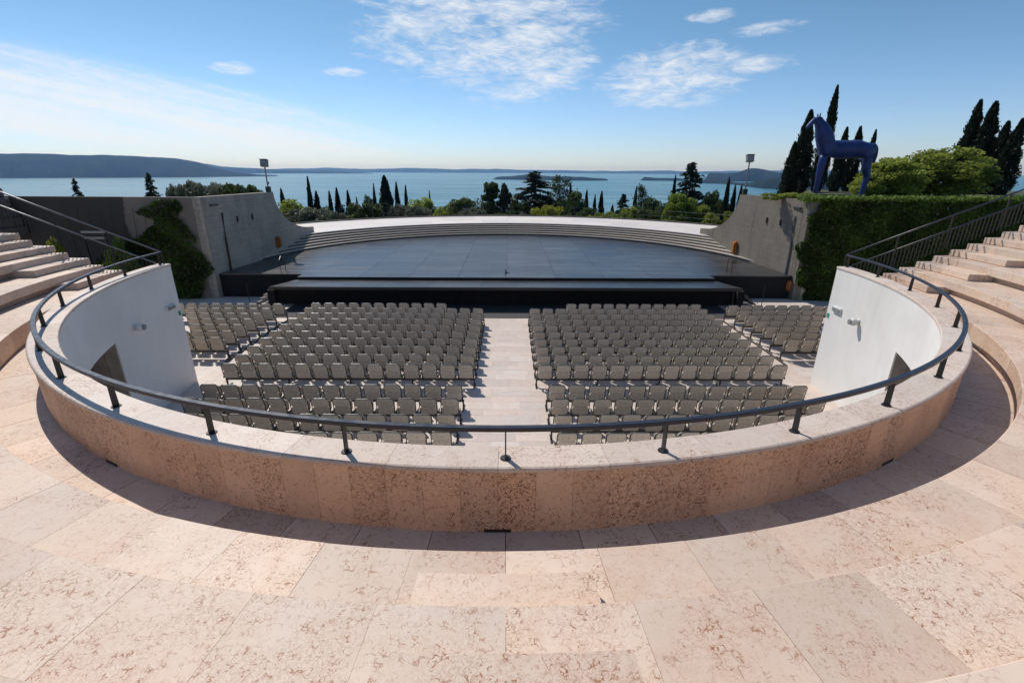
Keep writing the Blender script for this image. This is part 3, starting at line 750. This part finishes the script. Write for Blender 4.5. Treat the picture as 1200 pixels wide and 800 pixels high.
for s, side in ((-1, 'left'), (1, 'right')):
    o = obj('floor_rail', bbox(min(s*10.36, s*10.41), max(s*10.36, s*10.41), 16.3, 21.7, FL+.004, FL+.05), 'chair_frame')
    tag(o, 'long black floor rail along the inner ends of the far %s chairs' % side, 'floor rail', 'black floor rails')

# ------------------------------------------------------------------ horse statue (a plain generic horse)
def skin_mesh(name, verts, edges, root=0, sub=2):
    me = bpy.data.meshes.new(name); me.from_pydata([v[:3] for v in verts], edges, [])
    o = link(bpy.data.objects.new(name, me)); md = o.modifiers.new('skin', 'SKIN'); md.use_smooth_shade = True; md.branch_smoothing = .6
    for i, v in enumerate(verts):
        sv = me.skin_vertices[0].data[i]; sv.radius = (v[3], v[4] if len(v) > 4 else v[3]); sv.use_root = (i == root)
    sb = o.modifiers.new('sub', 'SUBSURF'); sb.levels = sub; sb.render_levels = sub
    dg = bpy.context.evaluated_depsgraph_get(); ev = o.evaluated_get(dg); m2 = bpy.data.meshes.new_from_object(ev)
    bpy.data.objects.remove(o); bpy.data.meshes.remove(me); return m2
HB = Vector((20.0, 30.0, 2.12))
hv, he = [], []
def chain(pts, start=None):
    idx = []
    for p in pts: hv.append(p); idx.append(len(hv)-1)
    if start is not None: he.append((start, idx[0]))
    he.extend(zip(idx[:-1], idx[1:])); return idx
body = chain([(0.1, 0, 2.70, .55), (-.45, 0, 2.68, .58), (-.95, 0, 2.70, .61), (-1.33, 0, 2.78, .60)])
rear = chain([(.6, 0, 2.74, .57), (1.05, 0, 2.78, .61), (1.34, 0, 2.70, .50)], body[0])
neck = chain([(-1.52, 0, 3.12, .56), (-1.68, 0, 3.55, .51), (-1.88, 0, 3.95, .40), (-2.06, 0, 4.24, .30)], body[3])
head = chain([(-2.32, 0, 4.30, .19), (-2.52, 0, 4.10, .15), (-2.68, 0, 3.90, .11), (-2.76, 0, 3.80, .10)], neck[3])
for sy in (-1, 1):
    o_ = sy*.26
    chain([(-1.42+.14*sy, o_, 2.3, .27), (-1.42+.2*sy, o_, 1.75, .19), (-1.43+.21*sy, o_, 1.18, .14), (-1.44+.21*sy, o_, .6, .11), (-1.45+.21*sy, o_, .2, .09), (-1.5+.21*sy, o_, .05, .13)], body[3])
    chain([(1.28+.12*sy, o_, 2.25, .36), (1.22+.2*sy, o_, 1.75, .25), (1.45+.22*sy, o_, 1.2, .165), (1.38+.22*sy, o_, .62, .125), (1.34+.22*sy, o_, .2, .095), (1.28+.22*sy, o_, .05, .135)], rear[1])
    chain([(-2.16, sy*.12, 4.44, .05), (-2.18, sy*.13, 4.62, .02)], neck[3])
hm = skin_mesh('horse_body', hv, he)
for v in hm.vertices: v.co += HB
hm.materials.clear(); hm.materials.append(MATS['horse_blue'])
ho = thing('horse_statue', 'large dark blue horse statue standing above the ivy covered wall', 'statue', HB)
obj('body', hm, None, ho, True)
tl = skin_mesh('tail', [(1.5, 0, 2.95, .08), (1.64, 0, 2.75, .08), (1.68, 0, 2.4, .08), (1.66, 0, 2.1, .06), (1.64, 0, 1.95, .03)], [(0, 1), (1, 2), (2, 3), (3, 4)], 0, 2)
for v in tl.vertices: v.co += HB
tl.materials.clear(); tl.materials.append(MATS['horse_blue']); obj('tail', tl, None, ho, True)
mn = skin_mesh('mane', [(-2.05, 0, 4.42, .08), (-1.88, 0, 4.18, .09), (-1.7, 0, 3.85, .09), (-1.48, 0, 3.5, .08), (-1.3, 0, 3.25, .05)], [(0, 1), (1, 2), (2, 3), (3, 4)], 0, 1)
for v in mn.vertices: v.co += HB
mn.materials.clear(); mn.materials.append(MATS['horse_blue']); obj('mane', mn, None, ho, True)

# ------------------------------------------------------------------ foliage
def leaves(C, size, nrm=None, spread=1.0, aspect=.55, jit=.5, up=0.0, tint=None):
    """diamond leaves at points C, random or biased direction"""
    n = len(C); d = rng.normal(size=(n, 3))
    if nrm is not None: d = d*spread + nrm
    d[:, 2] += up
    d /= np.linalg.norm(d, axis=1)[:, None]
    o_ = rng.normal(size=(n, 3)); a = np.cross(d, o_); a /= np.linalg.norm(a, axis=1)[:, None]
    s = (size*(1 + jit*rng.uniform(-1, 1, n)))[:, None]
    Vv = np.stack([C - d*s*.5, C + a*s*.5*aspect, C + d*s*.5, C - a*s*.5*aspect], 1).reshape(-1, 3)
    return Vv, np.arange(4*n).reshape(-1, 4), (rng.uniform(0, 1, n) if tint is None else np.clip(tint + rng.normal(0, .16, n), 0, 1))
def sph(n):
    d = rng.normal(size=(n, 3)); return d/np.linalg.norm(d, axis=1)[:, None]
def cypress_crown(h, r, n=3200):
    t = rng.beta(1.25, 1.25, n); prof = np.where(t < .16, .55+.45*t/.16, np.power(np.clip(1-(t-.16)/.84, 0, 1), .62))
    a = rng.uniform(0, 2*np.pi, n); ph = rng.uniform(0, 6, 4)
    lump = 1 + .16*np.sin(3*a+t*9+ph[0]) + .12*np.sin(5*a-t*17+ph[1]) + .08*np.sin(t*31+ph[2]+a)
    rad = r*prof*(lump + .3*(rng.uniform(0, 1, n) > .93))*np.sqrt(rng.uniform(.25, 1, n))
    C = np.stack([rad*np.cos(a), rad*np.sin(a), h*(.02+.98*t)], 1)
    N_ = np.stack([np.cos(a)*.55, np.sin(a)*.55, np.full(n, 1.3)], 1)
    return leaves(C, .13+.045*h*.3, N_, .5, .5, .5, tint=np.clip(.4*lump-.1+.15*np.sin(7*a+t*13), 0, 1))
def blob_crown(cx_, rx, ry, rz, nb, per, size, flat_=1.0, shell=.55):
    P_, T_ = [], []
    for b in range(nb):
        d = sph(1)[0]; q = rng.uniform(.25, 1)**(1/2.2)
        c = np.array(cx_) + d*np.array((rx, ry, rz))*q*.78
        br = (rx*ry*rz)**(1/3)*rng.uniform(.24, .42)*(1.4/nb**.14)
        dd = sph(per); rr = br*np.power(rng.uniform(shell**3, 1, per), 1/3)
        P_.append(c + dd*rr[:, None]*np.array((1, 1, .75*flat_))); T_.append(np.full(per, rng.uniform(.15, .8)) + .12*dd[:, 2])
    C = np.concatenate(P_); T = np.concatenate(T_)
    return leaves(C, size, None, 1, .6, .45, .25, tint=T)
def conifer_crown(h, r, n=3000, droop=.35, gaps=.5, start=.08):
    P_, N2, T_ = [], [], []
    nw = int(9+h*1.3)
    for k in range(nw):
        t = start + (1-start)*(k+rng.uniform(-.2, .2))/nw; L = r*(1-t)**.85*rng.uniform(.75, 1.15)+.12
        nbr = rng.integers(5, 9)
        for b in range(nbr):
            t = min(.985, max(start, start + (1-start)*(k+rng.uniform(-.9, .9))/nw)); L = r*(1-t)**.8*rng.uniform(.55, 1.15)+.1
            a = rng.uniform(0, 2*np.pi); l = L*rng.uniform(.6, 1.1); m_ = max(6, int(n/(nw*7)*(.4+l/r)))
            u = rng.uniform(.1, 1, m_)**.7
            c = np.stack([np.cos(a)*l*u, np.sin(a)*l*u, h*t - droop*l*u**1.6 + .06*rng.normal(size=m_)], 1)
            c[:, :2] += rng.normal(size=(m_, 2))*(.07+.09*l*u)[:, None]
            P_.append(c); N2.append(np.tile((np.cos(a), np.sin(a), -.3), (m_, 1))); T_.append(np.full(m_, rng.uniform(.1, .8)))
    C = np.concatenate(P_); return leaves(C, .12+.03*h, np.concatenate(N2), .6, .38, .5, tint=np.concatenate(T_))
def pad_crown(h, r, npad, per, size):
    P_, T_ = [], []
    for k in range(npad):
        t = (k+.5)/npad; z_ = h*(.32+.66*t); L = r*(1.05-t*.75); a = k*2.4+rng.uniform(-.5, .5); q = rng.uniform(.3, .75)
        c = np.array((np.cos(a)*L*q, np.sin(a)*L*q, z_)); d = rng.normal(size=(per, 3))*np.array((L*.36, L*.36, .16+.02*h)); P_.append(c+d); T_.append(np.full(per, rng.uniform(.1, .75)))
    return leaves(np.concatenate(P_), size, None, 1, .45, .5, tint=np.concatenate(T_))
def trunk_bm(h, r, limbs=5, top=.8):
    bm = bmesh.new(); p = [Vector((.04*h*math.sin(q*1.3)*.3, .03*h*math.cos(q)*.3, h*top*q/5)) for q in range(6)]
    tube(bm, p, r, 7, r2=r*.25)
    for k in range(limbs):
        z0 = h*top*(.35+.55*k/max(1, limbs)); a = k*2.4; L = h*.22*(1.2-k/limbs*.6)
        tube(bm, [(0, 0, z0), (math.cos(a)*L*.5, math.sin(a)*L*.5, z0+L*.25), (math.cos(a)*L, math.sin(a)*L, z0+L*.55)], r*.35, 5, r2=r*.1)
    return bm
MESHES = {}
def tree(name, label, cat, base, h, r, kind, lm, group=None, var=0):
    """kind picks the crown; meshes are shared between trees of the same kind, variant and leaf colour"""
    key = (kind, lm, var)
    if key not in MESHES:
        if kind == 'cypress': vft = cypress_crown(10, 1.15, 10000); th_ = trunk_bm(10, .16, 0, .9); H0, R0 = 10, 1.15
        elif kind == 'conifer': vft = conifer_crown(10, 3.0, 7000); th_ = trunk_bm(10, .2, 0, .96); H0, R0 = 10, 2.3
        elif kind == 'pine': vft = pad_crown(10, 3.6, 13, 260, .34); th_ = trunk_bm(10, .22, 7, .95); H0, R0 = 10, 3.1
        elif kind == 'broad': vft = blob_crown((0, 0, 5.8), 3.7, 3.7, 4.1, 64, 140, .36); th_ = trunk_bm(10, .24, 7, .8); H0, R0 = 10, 3.6
        elif kind == 'dense': vft = blob_crown((0, 0, 5.0), 4.0, 4.0, 4.6, 90, 170, .36); th_ = trunk_bm(10, .24, 7, .8); H0, R0 = 10, 4.2
        elif kind == 'poplar': vft = blob_crown((0, 0, 5.6), 1.7, 1.7, 4.3, 50, 150, .34); th_ = trunk_bm(10, .2, 5, .85); H0, R0 = 10, 1.7
        elif kind == 'bush': vft = blob_crown((0, 0, 1.35), 2.2, 2.2, 1.25, 34, 110, .24); th_ = trunk_bm(2.6, .1, 5, .7); H0, R0 = 2.6, 2.3
        MESHES[key] = (npmesh(kind+'_crown', *vft[:2], [lm], vft[2]), th_, H0, R0)
        tm = bpy.data.meshes.new('trunk'); th_.to_mesh(tm); th_.free(); tm.materials.append(MATS['bark']); MESHES[key] = (MESHES[key][0], tm, H0, R0)
    cm, tm, H0, R0 = MESHES[key]
    t = thing(name, label, cat, base, group); t.rotation_euler.z = random.uniform(0, 6.28); t.scale = (r/R0, r/R0, h/H0)
    for nm, me in (('crown', cm), ('trunk', tm)):
        o = link(bpy.data.objects.new(nm, me)); o.parent = t
    return t
def by_px(px, ptop, halfw, Y, kind, lm, name, label, cat, group=None, var=0, below=None, kh=1.0):
    """tree whose top is seen at (px, ptop) and which stands Y metres out"""
    p = atY(px, ptop, Y); q = atY(px+halfw, ptop, Y); r = (q-p).length
    r *= {'conifer': 1.75, 'pine': 1.25}.get(kind, 1.0) if below is None else 1.0
    zb = ground_h(p.x, Y) if below is None else p.z-below
    tree(name, label, cat, (p.x, Y, zb-.1), (p.z-zb+.1)*kh, r, kind, lm, group, var)
GT = 'trees and shrubs beyond the terrace'
BT = [ # px, top, half width px, distance, kind, leaf, name, label, below(None: rooted in the slope)
 (329, 221, 6, 66, 'cypress', 'leaf_cypress', 'cypress', 'short dark cypress tip just right of the left concrete wall'),
 (344, 227, 24, 62, 'broad', 'leaf_mid', 'tree', 'round green tree behind the sweeping end of the left concrete wall'),
 (360, 207, 5, 74, 'cypress', 'leaf_cypress', 'cypress', 'tall thin cypress right of the round green tree at left'),
 (370, 224, 7, 76, 'cypress', 'leaf_cypress', 'cypress', 'small ragged cypress just right of the tall thin one at left'),
 (385.5, 224, 5, 74, 'cypress', 'leaf_cypress', 'cypress', 'left cypress of three close together above the grey olive bush'),
 (394, 220, 6, 75, 'cypress', 'leaf_cypress', 'cypress', 'middle and tallest cypress of three above the grey olive bush'),
 (407, 223, 5.5, 77, 'cypress', 'leaf_cypress', 'cypress', 'right cypress of three above the grey olive bush'),
 (417.5, 231, 3.5, 80, 'cypress', 'leaf_cypress', 'cypress', 'tiny low cypress left of the green dome shrub'),
 (430, 224, 9, 82, 'broad', 'leaf_dark', 'tree', 'dark rounded tree left of the broad dark conifer'),
 (437.5, 215, 3.5, 80, 'cypress', 'leaf_cypress', 'cypress', 'thin cypress touching the left side of the broad dark conifer'),
 (450, 206, 12, 80, 'cypress', 'leaf_conifer', 'conifer', 'broad dark conical conifer standing left of the terrace centre'),
 (464, 213, 5, 81, 'cypress', 'leaf_cypress', 'cypress', 'slim cypress close right of the broad dark conical conifer'),
 (475, 217, 4, 83, 'cypress', 'leaf_cypress', 'cypress', 'lone slim cypress between dark conifer and pale green tree'),
 (492, 226, 20, 70, 'broad', 'leaf_mid', 'tree', 'loose light green tree left of the dark olive dome'),
 (503, 223, 2.5, 78, 'cypress', 'leaf_cypress', 'cypress', 'needle thin cypress poking above the loose light green tree'),
 (545, 225, 26, 68, 'broad', 'leaf_dark', 'tree', 'wide olive green dome tree left of the tall dark pair'),
 (576, 204, 13, 76, 'poplar', 'leaf_dark', 'tree', 'tall leafy dark tree, left of the tall dark pair'),
 (592, 203, 8, 75, 'poplar', 'leaf_conifer', 'tree', 'tall dark column tree, right of the tall dark pair'),
 (604, 224, 9, 80, 'broad', 'leaf_dark', 'tree', 'lower dark tree tucked between the tall pair and the cedar'),
 (626, 199, 24, 78, 'conifer', 'leaf_conifer', 'cedar', 'big spreading dark cedar behind the yellow shrub'),
 (657, 207, 17, 84, 'pine', 'leaf_dark', 'pine', 'open airy pine between the cedar and the dark rounded mass'),
 (676, 217, 15, 76, 'broad', 'leaf_dark', 'tree', 'dense dark rounded tree right of the airy pine'),
 (669, 214, 4, 82, 'cypress', 'leaf_cypress', 'cypress', 'cypress tip rising behind the dense dark rounded tree'),
 (688, 222, 4, 80, 'cypress', 'leaf_cypress', 'cypress', 'cypress close against the right side of the dark rounded tree'),
 (697.5, 228, 3.5, 82, 'cypress', 'leaf_cypress', 'cypress', 'narrow short cypress right of the dark rounded tree'),
 (705.5, 224, 5, 78, 'cypress', 'leaf_cypress', 'cypress', 'fuller cypress standing alone right of centre'),
 (718, 240, 4.5, 80, 'cypress', 'leaf_cypress', 'cypress', 'lowest little cypress above the right yellow green shrub'),
 (731, 226, 9, 82, 'conifer', 'leaf_conifer', 'conifer', 'small spiky conifer above the right yellow green shrub'),
 (746, 219, 4, 82, 'cypress', 'leaf_cypress', 'cypress', 'dark cypress at the left of the leaning pine'),
 (754, 218, 10, 78, 'pine', 'leaf_dark', 'pine', 'crooked dark pine left of the bright green tree'),
 (764, 227, 14, 74, 'broad', 'leaf_dark', 'tree', 'dark rounded tree under the crooked pine'),
 (797, 222, 24, 62, 'broad', 'leaf_bright', 'tree', 'bright green leafy tree left of the tall spired conifer'),
 (792, 205, 4, 76, 'cypress', 'leaf_cypress', 'cypress', 'tall thin cypress rising behind the bright green tree'),
 (812, 188, 17, 78, 'conifer', 'leaf_conifer', 'conifer', 'tall spired conifer, the highest tree before the lake'),
 (836, 218, 15, 74, 'broad', 'leaf_dark', 'tree', 'dark spreading tree right of the tall spired conifer'),
 (855, 208, 5, 66, 'cypress', 'leaf_cypress', 'cypress', 'tallest cypress of three beside the right floodlight'),
 (862, 217, 5, 67, 'cypress', 'leaf_cypress', 'cypress', 'middle cypress of three beside the right floodlight'),
 (869.5, 217, 4.5, 66, 'cypress', 'leaf_cypress', 'cypress', 'cypress nearest the floodlight pole of the three'),
 (861, 240, 14, 54, 'broad', 'leaf_bright', 'tree', 'bright green tree behind the sweeping end of the right concrete wall'),
 (822, 235, 14, 62, 'broad', 'leaf_mid', 'tree', 'mid green tree low between the spired conifer and three cypresses'),
 (880, 228, 10, 70, 'broad', 'leaf_dark', 'tree', 'low dark tree behind the floodlight on the right wall'),
 (335, 236, 14, 70, 'broad', 'leaf_dark', 'tree', 'dark tree filling the gap behind the round green tree at left'),
 (378, 238, 14, 72, 'broad', 'leaf_dark', 'tree', 'low dark tree at the foot of the small ragged cypress'),
 (402, 236, 13, 74, 'broad', 'leaf_conifer', 'tree', 'low dark tree at the foot of the three close cypresses'),
 (448, 232, 16, 74, 'broad', 'leaf_conifer', 'tree', 'low dark tree at the foot of the broad conical conifer'),
 (518, 238, 12, 74, 'broad', 'leaf_mid', 'tree', 'low green tree between loose light tree and olive dome'),
 (612, 232, 16, 76, 'broad', 'leaf_dark', 'tree', 'dark foliage tree joining the tall pair to the cedar'),
 (640, 226, 18, 82, 'broad', 'leaf_conifer', 'tree', 'dark tree behind the yellow shrub under the cedar'),
 (660, 231, 16, 80, 'broad', 'leaf_dark', 'tree', 'dark tree under the open airy pine'),
 (750, 238, 14, 76, 'broad', 'leaf_dark', 'tree', 'dark low tree under the leaning pine'),
 (782, 234, 14, 70, 'broad', 'leaf_dark', 'tree', 'dark tree behind the left half of the bright green tree'),
 (818, 226, 17, 76, 'broad', 'leaf_conifer', 'tree', 'dark foliage at the foot of the tall spired conifer'),
 (847, 230, 14, 72, 'broad', 'leaf_dark', 'tree', 'dark tree at the foot of the three cypresses by the floodlight'),
 (352, 236, 15, 66, 'broad', 'leaf_mid', 'tree', 'mid green tree under the tall thin cypress at left'),
 (420, 238, 15, 68, 'broad', 'leaf_mid', 'tree', 'mid green tree between the three cypresses and the conical conifer'),
 (470, 234, 14, 72, 'broad', 'leaf_dark', 'tree', 'dark green tree at the foot of the slim lone cypress'),
 (530, 233, 14, 72, 'broad', 'leaf_mid', 'tree', 'mid green tree at the left edge of the olive dome'),
 (690, 238, 14, 72, 'broad', 'leaf_dark', 'tree', 'dark green tree at the feet of the narrow cypresses right of centre'),
 (716, 245, 13, 68, 'broad', 'leaf_mid', 'tree', 'mid green low tree under the fuller lone cypress'),
 (738, 238, 13, 72, 'broad', 'leaf_mid', 'tree', 'mid green tree right of the small spiky conifer'),
]
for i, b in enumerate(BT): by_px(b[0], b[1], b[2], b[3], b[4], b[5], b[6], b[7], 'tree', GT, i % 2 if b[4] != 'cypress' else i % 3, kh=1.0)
BS = [ # low shrubs against the terrace: px, top px, half width, distance, leaf, label
 (362, 244, 30, 60, 'leaf_olive', 'grey green olive bush nearest the left concrete wall'),
 (430, 236, 24, 58, 'leaf_dark', 'green dome shrub under the broad dark conifer'),
 (466, 240, 14, 58, 'leaf_olive', 'grey olive shrub right of the green dome shrub'),
 (487, 240, 18, 57, 'leaf_olive', 'grey olive shrub under the loose light green tree'),
 (553, 244, 18, 57, 'leaf_olive', 'grey olive shrub under the wide olive green dome tree'),
 (587, 247, 17, 57, 'leaf_dark', 'low dark shrub at the foot of the tall dark pair'),
 (641, 239, 21, 57, 'leaf_yellow', 'brightest yellow green shrub in front of the cedar'),
 (675, 247, 16, 58, 'leaf_dark', 'low dark shrub right of the yellow shrub'),
 (727, 247, 17, 57, 'leaf_bright', 'yellow green low shrub below the small spiky conifer'),
 (760, 244, 16, 57, 'leaf_dark', 'low dark green shrub under the crooked pine'),
 (835, 250, 14, 55, 'leaf_mid', 'low green shrub below the dark spreading tree'),
 (395, 247, 14, 59, 'leaf_olive', 'pale olive shrub under the three close cypresses'),
 (517, 246, 12, 57, 'leaf_mid', 'small green shrub between two olive shrubs'),
 (615, 249, 12, 57, 'leaf_olive', 'small olive shrub just left of the yellow shrub'),
 (700, 250, 14, 57, 'leaf_mid', 'small green shrub under the lone fuller cypress'),
]
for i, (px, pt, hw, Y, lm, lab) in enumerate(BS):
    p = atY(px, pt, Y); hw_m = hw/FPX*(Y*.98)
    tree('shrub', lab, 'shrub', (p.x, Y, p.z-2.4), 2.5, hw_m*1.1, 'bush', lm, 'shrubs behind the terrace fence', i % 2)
# left side above the old wall
by_px(86, 209, 10, 60, 'conifer', 'leaf_conifer', 'conifer', 'small dark conifer tip above the part-dark old wall', 'tree', 'conifers above the left wall', 0, below=5)
by_px(172, 201, 13, 64, 'conifer', 'leaf_conifer', 'conifer', 'taller dark conifer above the left ivy patch', 'tree', 'conifers above the left wall', 1, below=7)
for px, pt, hw, lm, lab in ((200, 217, 9, 'leaf_olive', 'thin silvery olive shrub at the left end of the bushes over the wall'), (222, 213, 20, 'leaf_olive', 'large silvery olive bush over the left concrete wall corner'),
                            (212, 219, 12, 'leaf_olive', 'low olive shrub between the silvery bushes over the left wall'), (236, 217, 14, 'leaf_olive', 'grey olive shrub just over the corner of the left concrete wall'), (266, 218, 16, 'leaf_dark', 'low dark shrub between two bushes over the left concrete wall'), (250, 215, 18, 'leaf_olive', 'olive bush in the middle of the bushes over the left wall'), (281, 213, 24, 'leaf_dark', 'darker green bush over the left concrete wall near the floodlight')):
    p = atY(px, pt, 40); tree('shrub', lab, 'shrub', (p.x, 40, p.z-2.6), 2.7, hw/FPX*40*1.15, 'bush', lm, 'bushes over the left wall', 0)
for px, pt, hw, Y, lm, lab in ((58, 270, 7, 24.6, 'leaf_yellow', 'small yellow green shrub seen through the left balusters'), (132, 271, 14, 24.9, 'leaf_bright', 'leafy green shrub left of the ivy on the old wall')):
    p = atY(px, pt, Y); tree('shrub', lab, 'shrub', (p.x, Y, FL), p.z-FL, hw/FPX*Y*1.5, 'dense', lm, None, 1)
# right garden: cypresses round the statue
GC = 'cypresses in the right garden'
for px, pt, hw, Y, lab in ((932, 166, 9, 40, 'shortest cypress at the left of the blue horse'), (951, 129, 13, 40, 'broad tall cypress just left of the blue horse head'),
                           (982, 100, 9, 41, 'tallest cypress, right behind the neck of the blue horse'), (993, 149, 8, 42, 'cypress behind the middle of the blue horse back'),
                           (1009, 148, 9, 43, 'cypress behind the hind quarters of the blue horse'), (1027, 152, 6, 44, 'thin cypress tip beyond the rump of the blue horse'),
                           (1150, 117, 12, 40, 'slim leaning cypress, left of the right-hand group'), (1168, 119, 14, 39, 'fat tall cypress in the right-hand group'),
                           (1182, 142, 12, 38, 'shorter ragged cypress in the right-hand group'), (1199, 139, 12, 37, 'cypress cut by the right edge of the picture')):
    by_px(px, pt, hw, Y, 'cypress', 'leaf_cypress', 'cypress', lab, 'tree', GC, random.randrange(3))
for px, pt, hw, Y, lab in ((1050, 178, 36, 33, 'light green tree right of the blue horse'), (1112, 166, 48, 34, 'widest light green tree below the right-hand cypresses'), (1022, 202, 18, 32, 'low light green bush tree at the rump of the blue horse')):
    p = atY(px, pt, Y); tree('tree', lab, 'tree', (p.x, Y, 1.2 if hw > 20 else 1.6), p.z-1.1, hw/FPX*Y*1.12, 'dense', 'leaf_mid', 'light green trees above the ivy wall', 0 if hw < 40 else 1)

# ivy
def ivy(name, label, inside_fn, x0, x1, yface, n, lm, top=None, depth=.28):
    X = rng.uniform(x0, x1, n); Z = rng.uniform(FL, 2.25, n); k = inside_fn(X, Z); X, Z = X[k], Z[k]; m_ = len(X)
    lump = .5+.5*np.sin(X*2.1+np.sin(Z*1.7)*1.3)*np.sin(Z*1.9+X*.7+1)
    Yv = yface - .02 - depth*(.25+.75*lump)*rng.uniform(.3, 1, m_)
    C = np.stack([X, Yv, Z], 1)
    if top:
        mt = int(n*.16); C = np.concatenate([C, np.stack([rng.uniform(x0, x1, mt), rng.uniform(yface-.3, yface+.6, mt), 2.17+.22*rng.beta(1.2, 2, mt)+.06*np.sin(np.linspace(0, 60, mt))], 1)])
        lump = np.concatenate([lump, np.full(mt, 1.35)])  # top leaves tinted lighter, painting in the sunlit crest of the ivy
    vft = leaves(C, .16, np.tile((0, -.9, -.35), (len(C), 1)), .55, .75, .4, tint=lump*.55)
    t = thing(name, label, 'ivy', ((x0+x1)/2, yface, FL))
    obj('foliage', npmesh('foliage', vft[0], vft[1], [lm], vft[2]), None, t)
    bm = bmesh.new()
    for q in range(14):
        xx = x0+(x1-x0)*(q+.5)/14
        zt_ = 1.6
        if not inside_fn(np.array([xx]), np.array([FL+.4]))[0]: continue
        tube(bm, [(xx, yface-.04, FL), (xx+.1, yface-.05, FL+1.5), (xx-.05, yface-.05, FL+3), (xx+.08, yface-.04, zt_)], .025, 5, r2=.01)
    obj('stems', bm, 'bark', t)
def inL(X, Z):
    e = .25*np.sin(Z*3.1)+.15*np.sin(Z*7+1)
    rt = np.interp(Z, [-3.2, -2.2, -1.4, .2, 1.2, 1.5, 2.2], [-16.9, -16.4, -16.05, -16.75, -17.3, -16.7, -17.4])+e*.6
    lf = np.interp(Z, [-3.2, -.9, .0, .8, 1.4, 2.2], [-23.5, -22.0, -20.0, -18.7, -19.0, -18.0])+e
    return (X < rt) & (X > lf) & (Z < 2.05)
ivy('ivy', 'dark ivy patch draped over the left old wall', inL, -24, -15.9, 26.0, 15000, 'leaf_ivy')
def inR(X, Z):
    lf = np.interp(Z, [-3.2, -1.6, -.3, 1.0, 2.3], [16.6, 15.95, 15.75, 16.1, 16.35])+.2*np.sin(Z*4)+.1*np.sin(Z*9)
    return X > lf
ivy('ivy', 'thick dark green ivy covering the whole right wall below the horse', inR, 15.5, 30, 26.0, 42000, 'leaf_ivy', top=True)
p = atY(915, 226, 28.5)
for i, (px, pt) in enumerate(((905, 226), (928, 225), (946, 226))):
    p = atY(px, pt, 28.6); tree('shrub', ('small green shrub on top of the right concrete wall by the floodlight', 'small green shrub under the shortest right cypress', 'small green shrub at the front hooves of the blue horse')[i], 'shrub', (p.x, 28.6, 2.0), max(.35, p.z-2.0), .8, 'bush', 'leaf_mid', 'low shrubs on the right wall', i % 2)

# ------------------------------------------------------------------ haze
def _f(nt, b):
    nt.nt.nodes.remove(b)
    v = nt.n('VolumePrincipled', {'Color': (.24, .50, 1.0, 1), 'Absorption Color': (.8, .9, 1, 1), 'Density': 6.0e-5, 'Anisotropy': .25})
    nt.nt.links.new(v.outputs[0], nt.nt.nodes['Material Output'].inputs['Volume'])
mat('haze_air', _f)
hz = obj('haze', bbox(-24000, 24000, -3000, 30000, LAKE-14, 200), 'haze_air'); hz['kind'] = 'stuff'
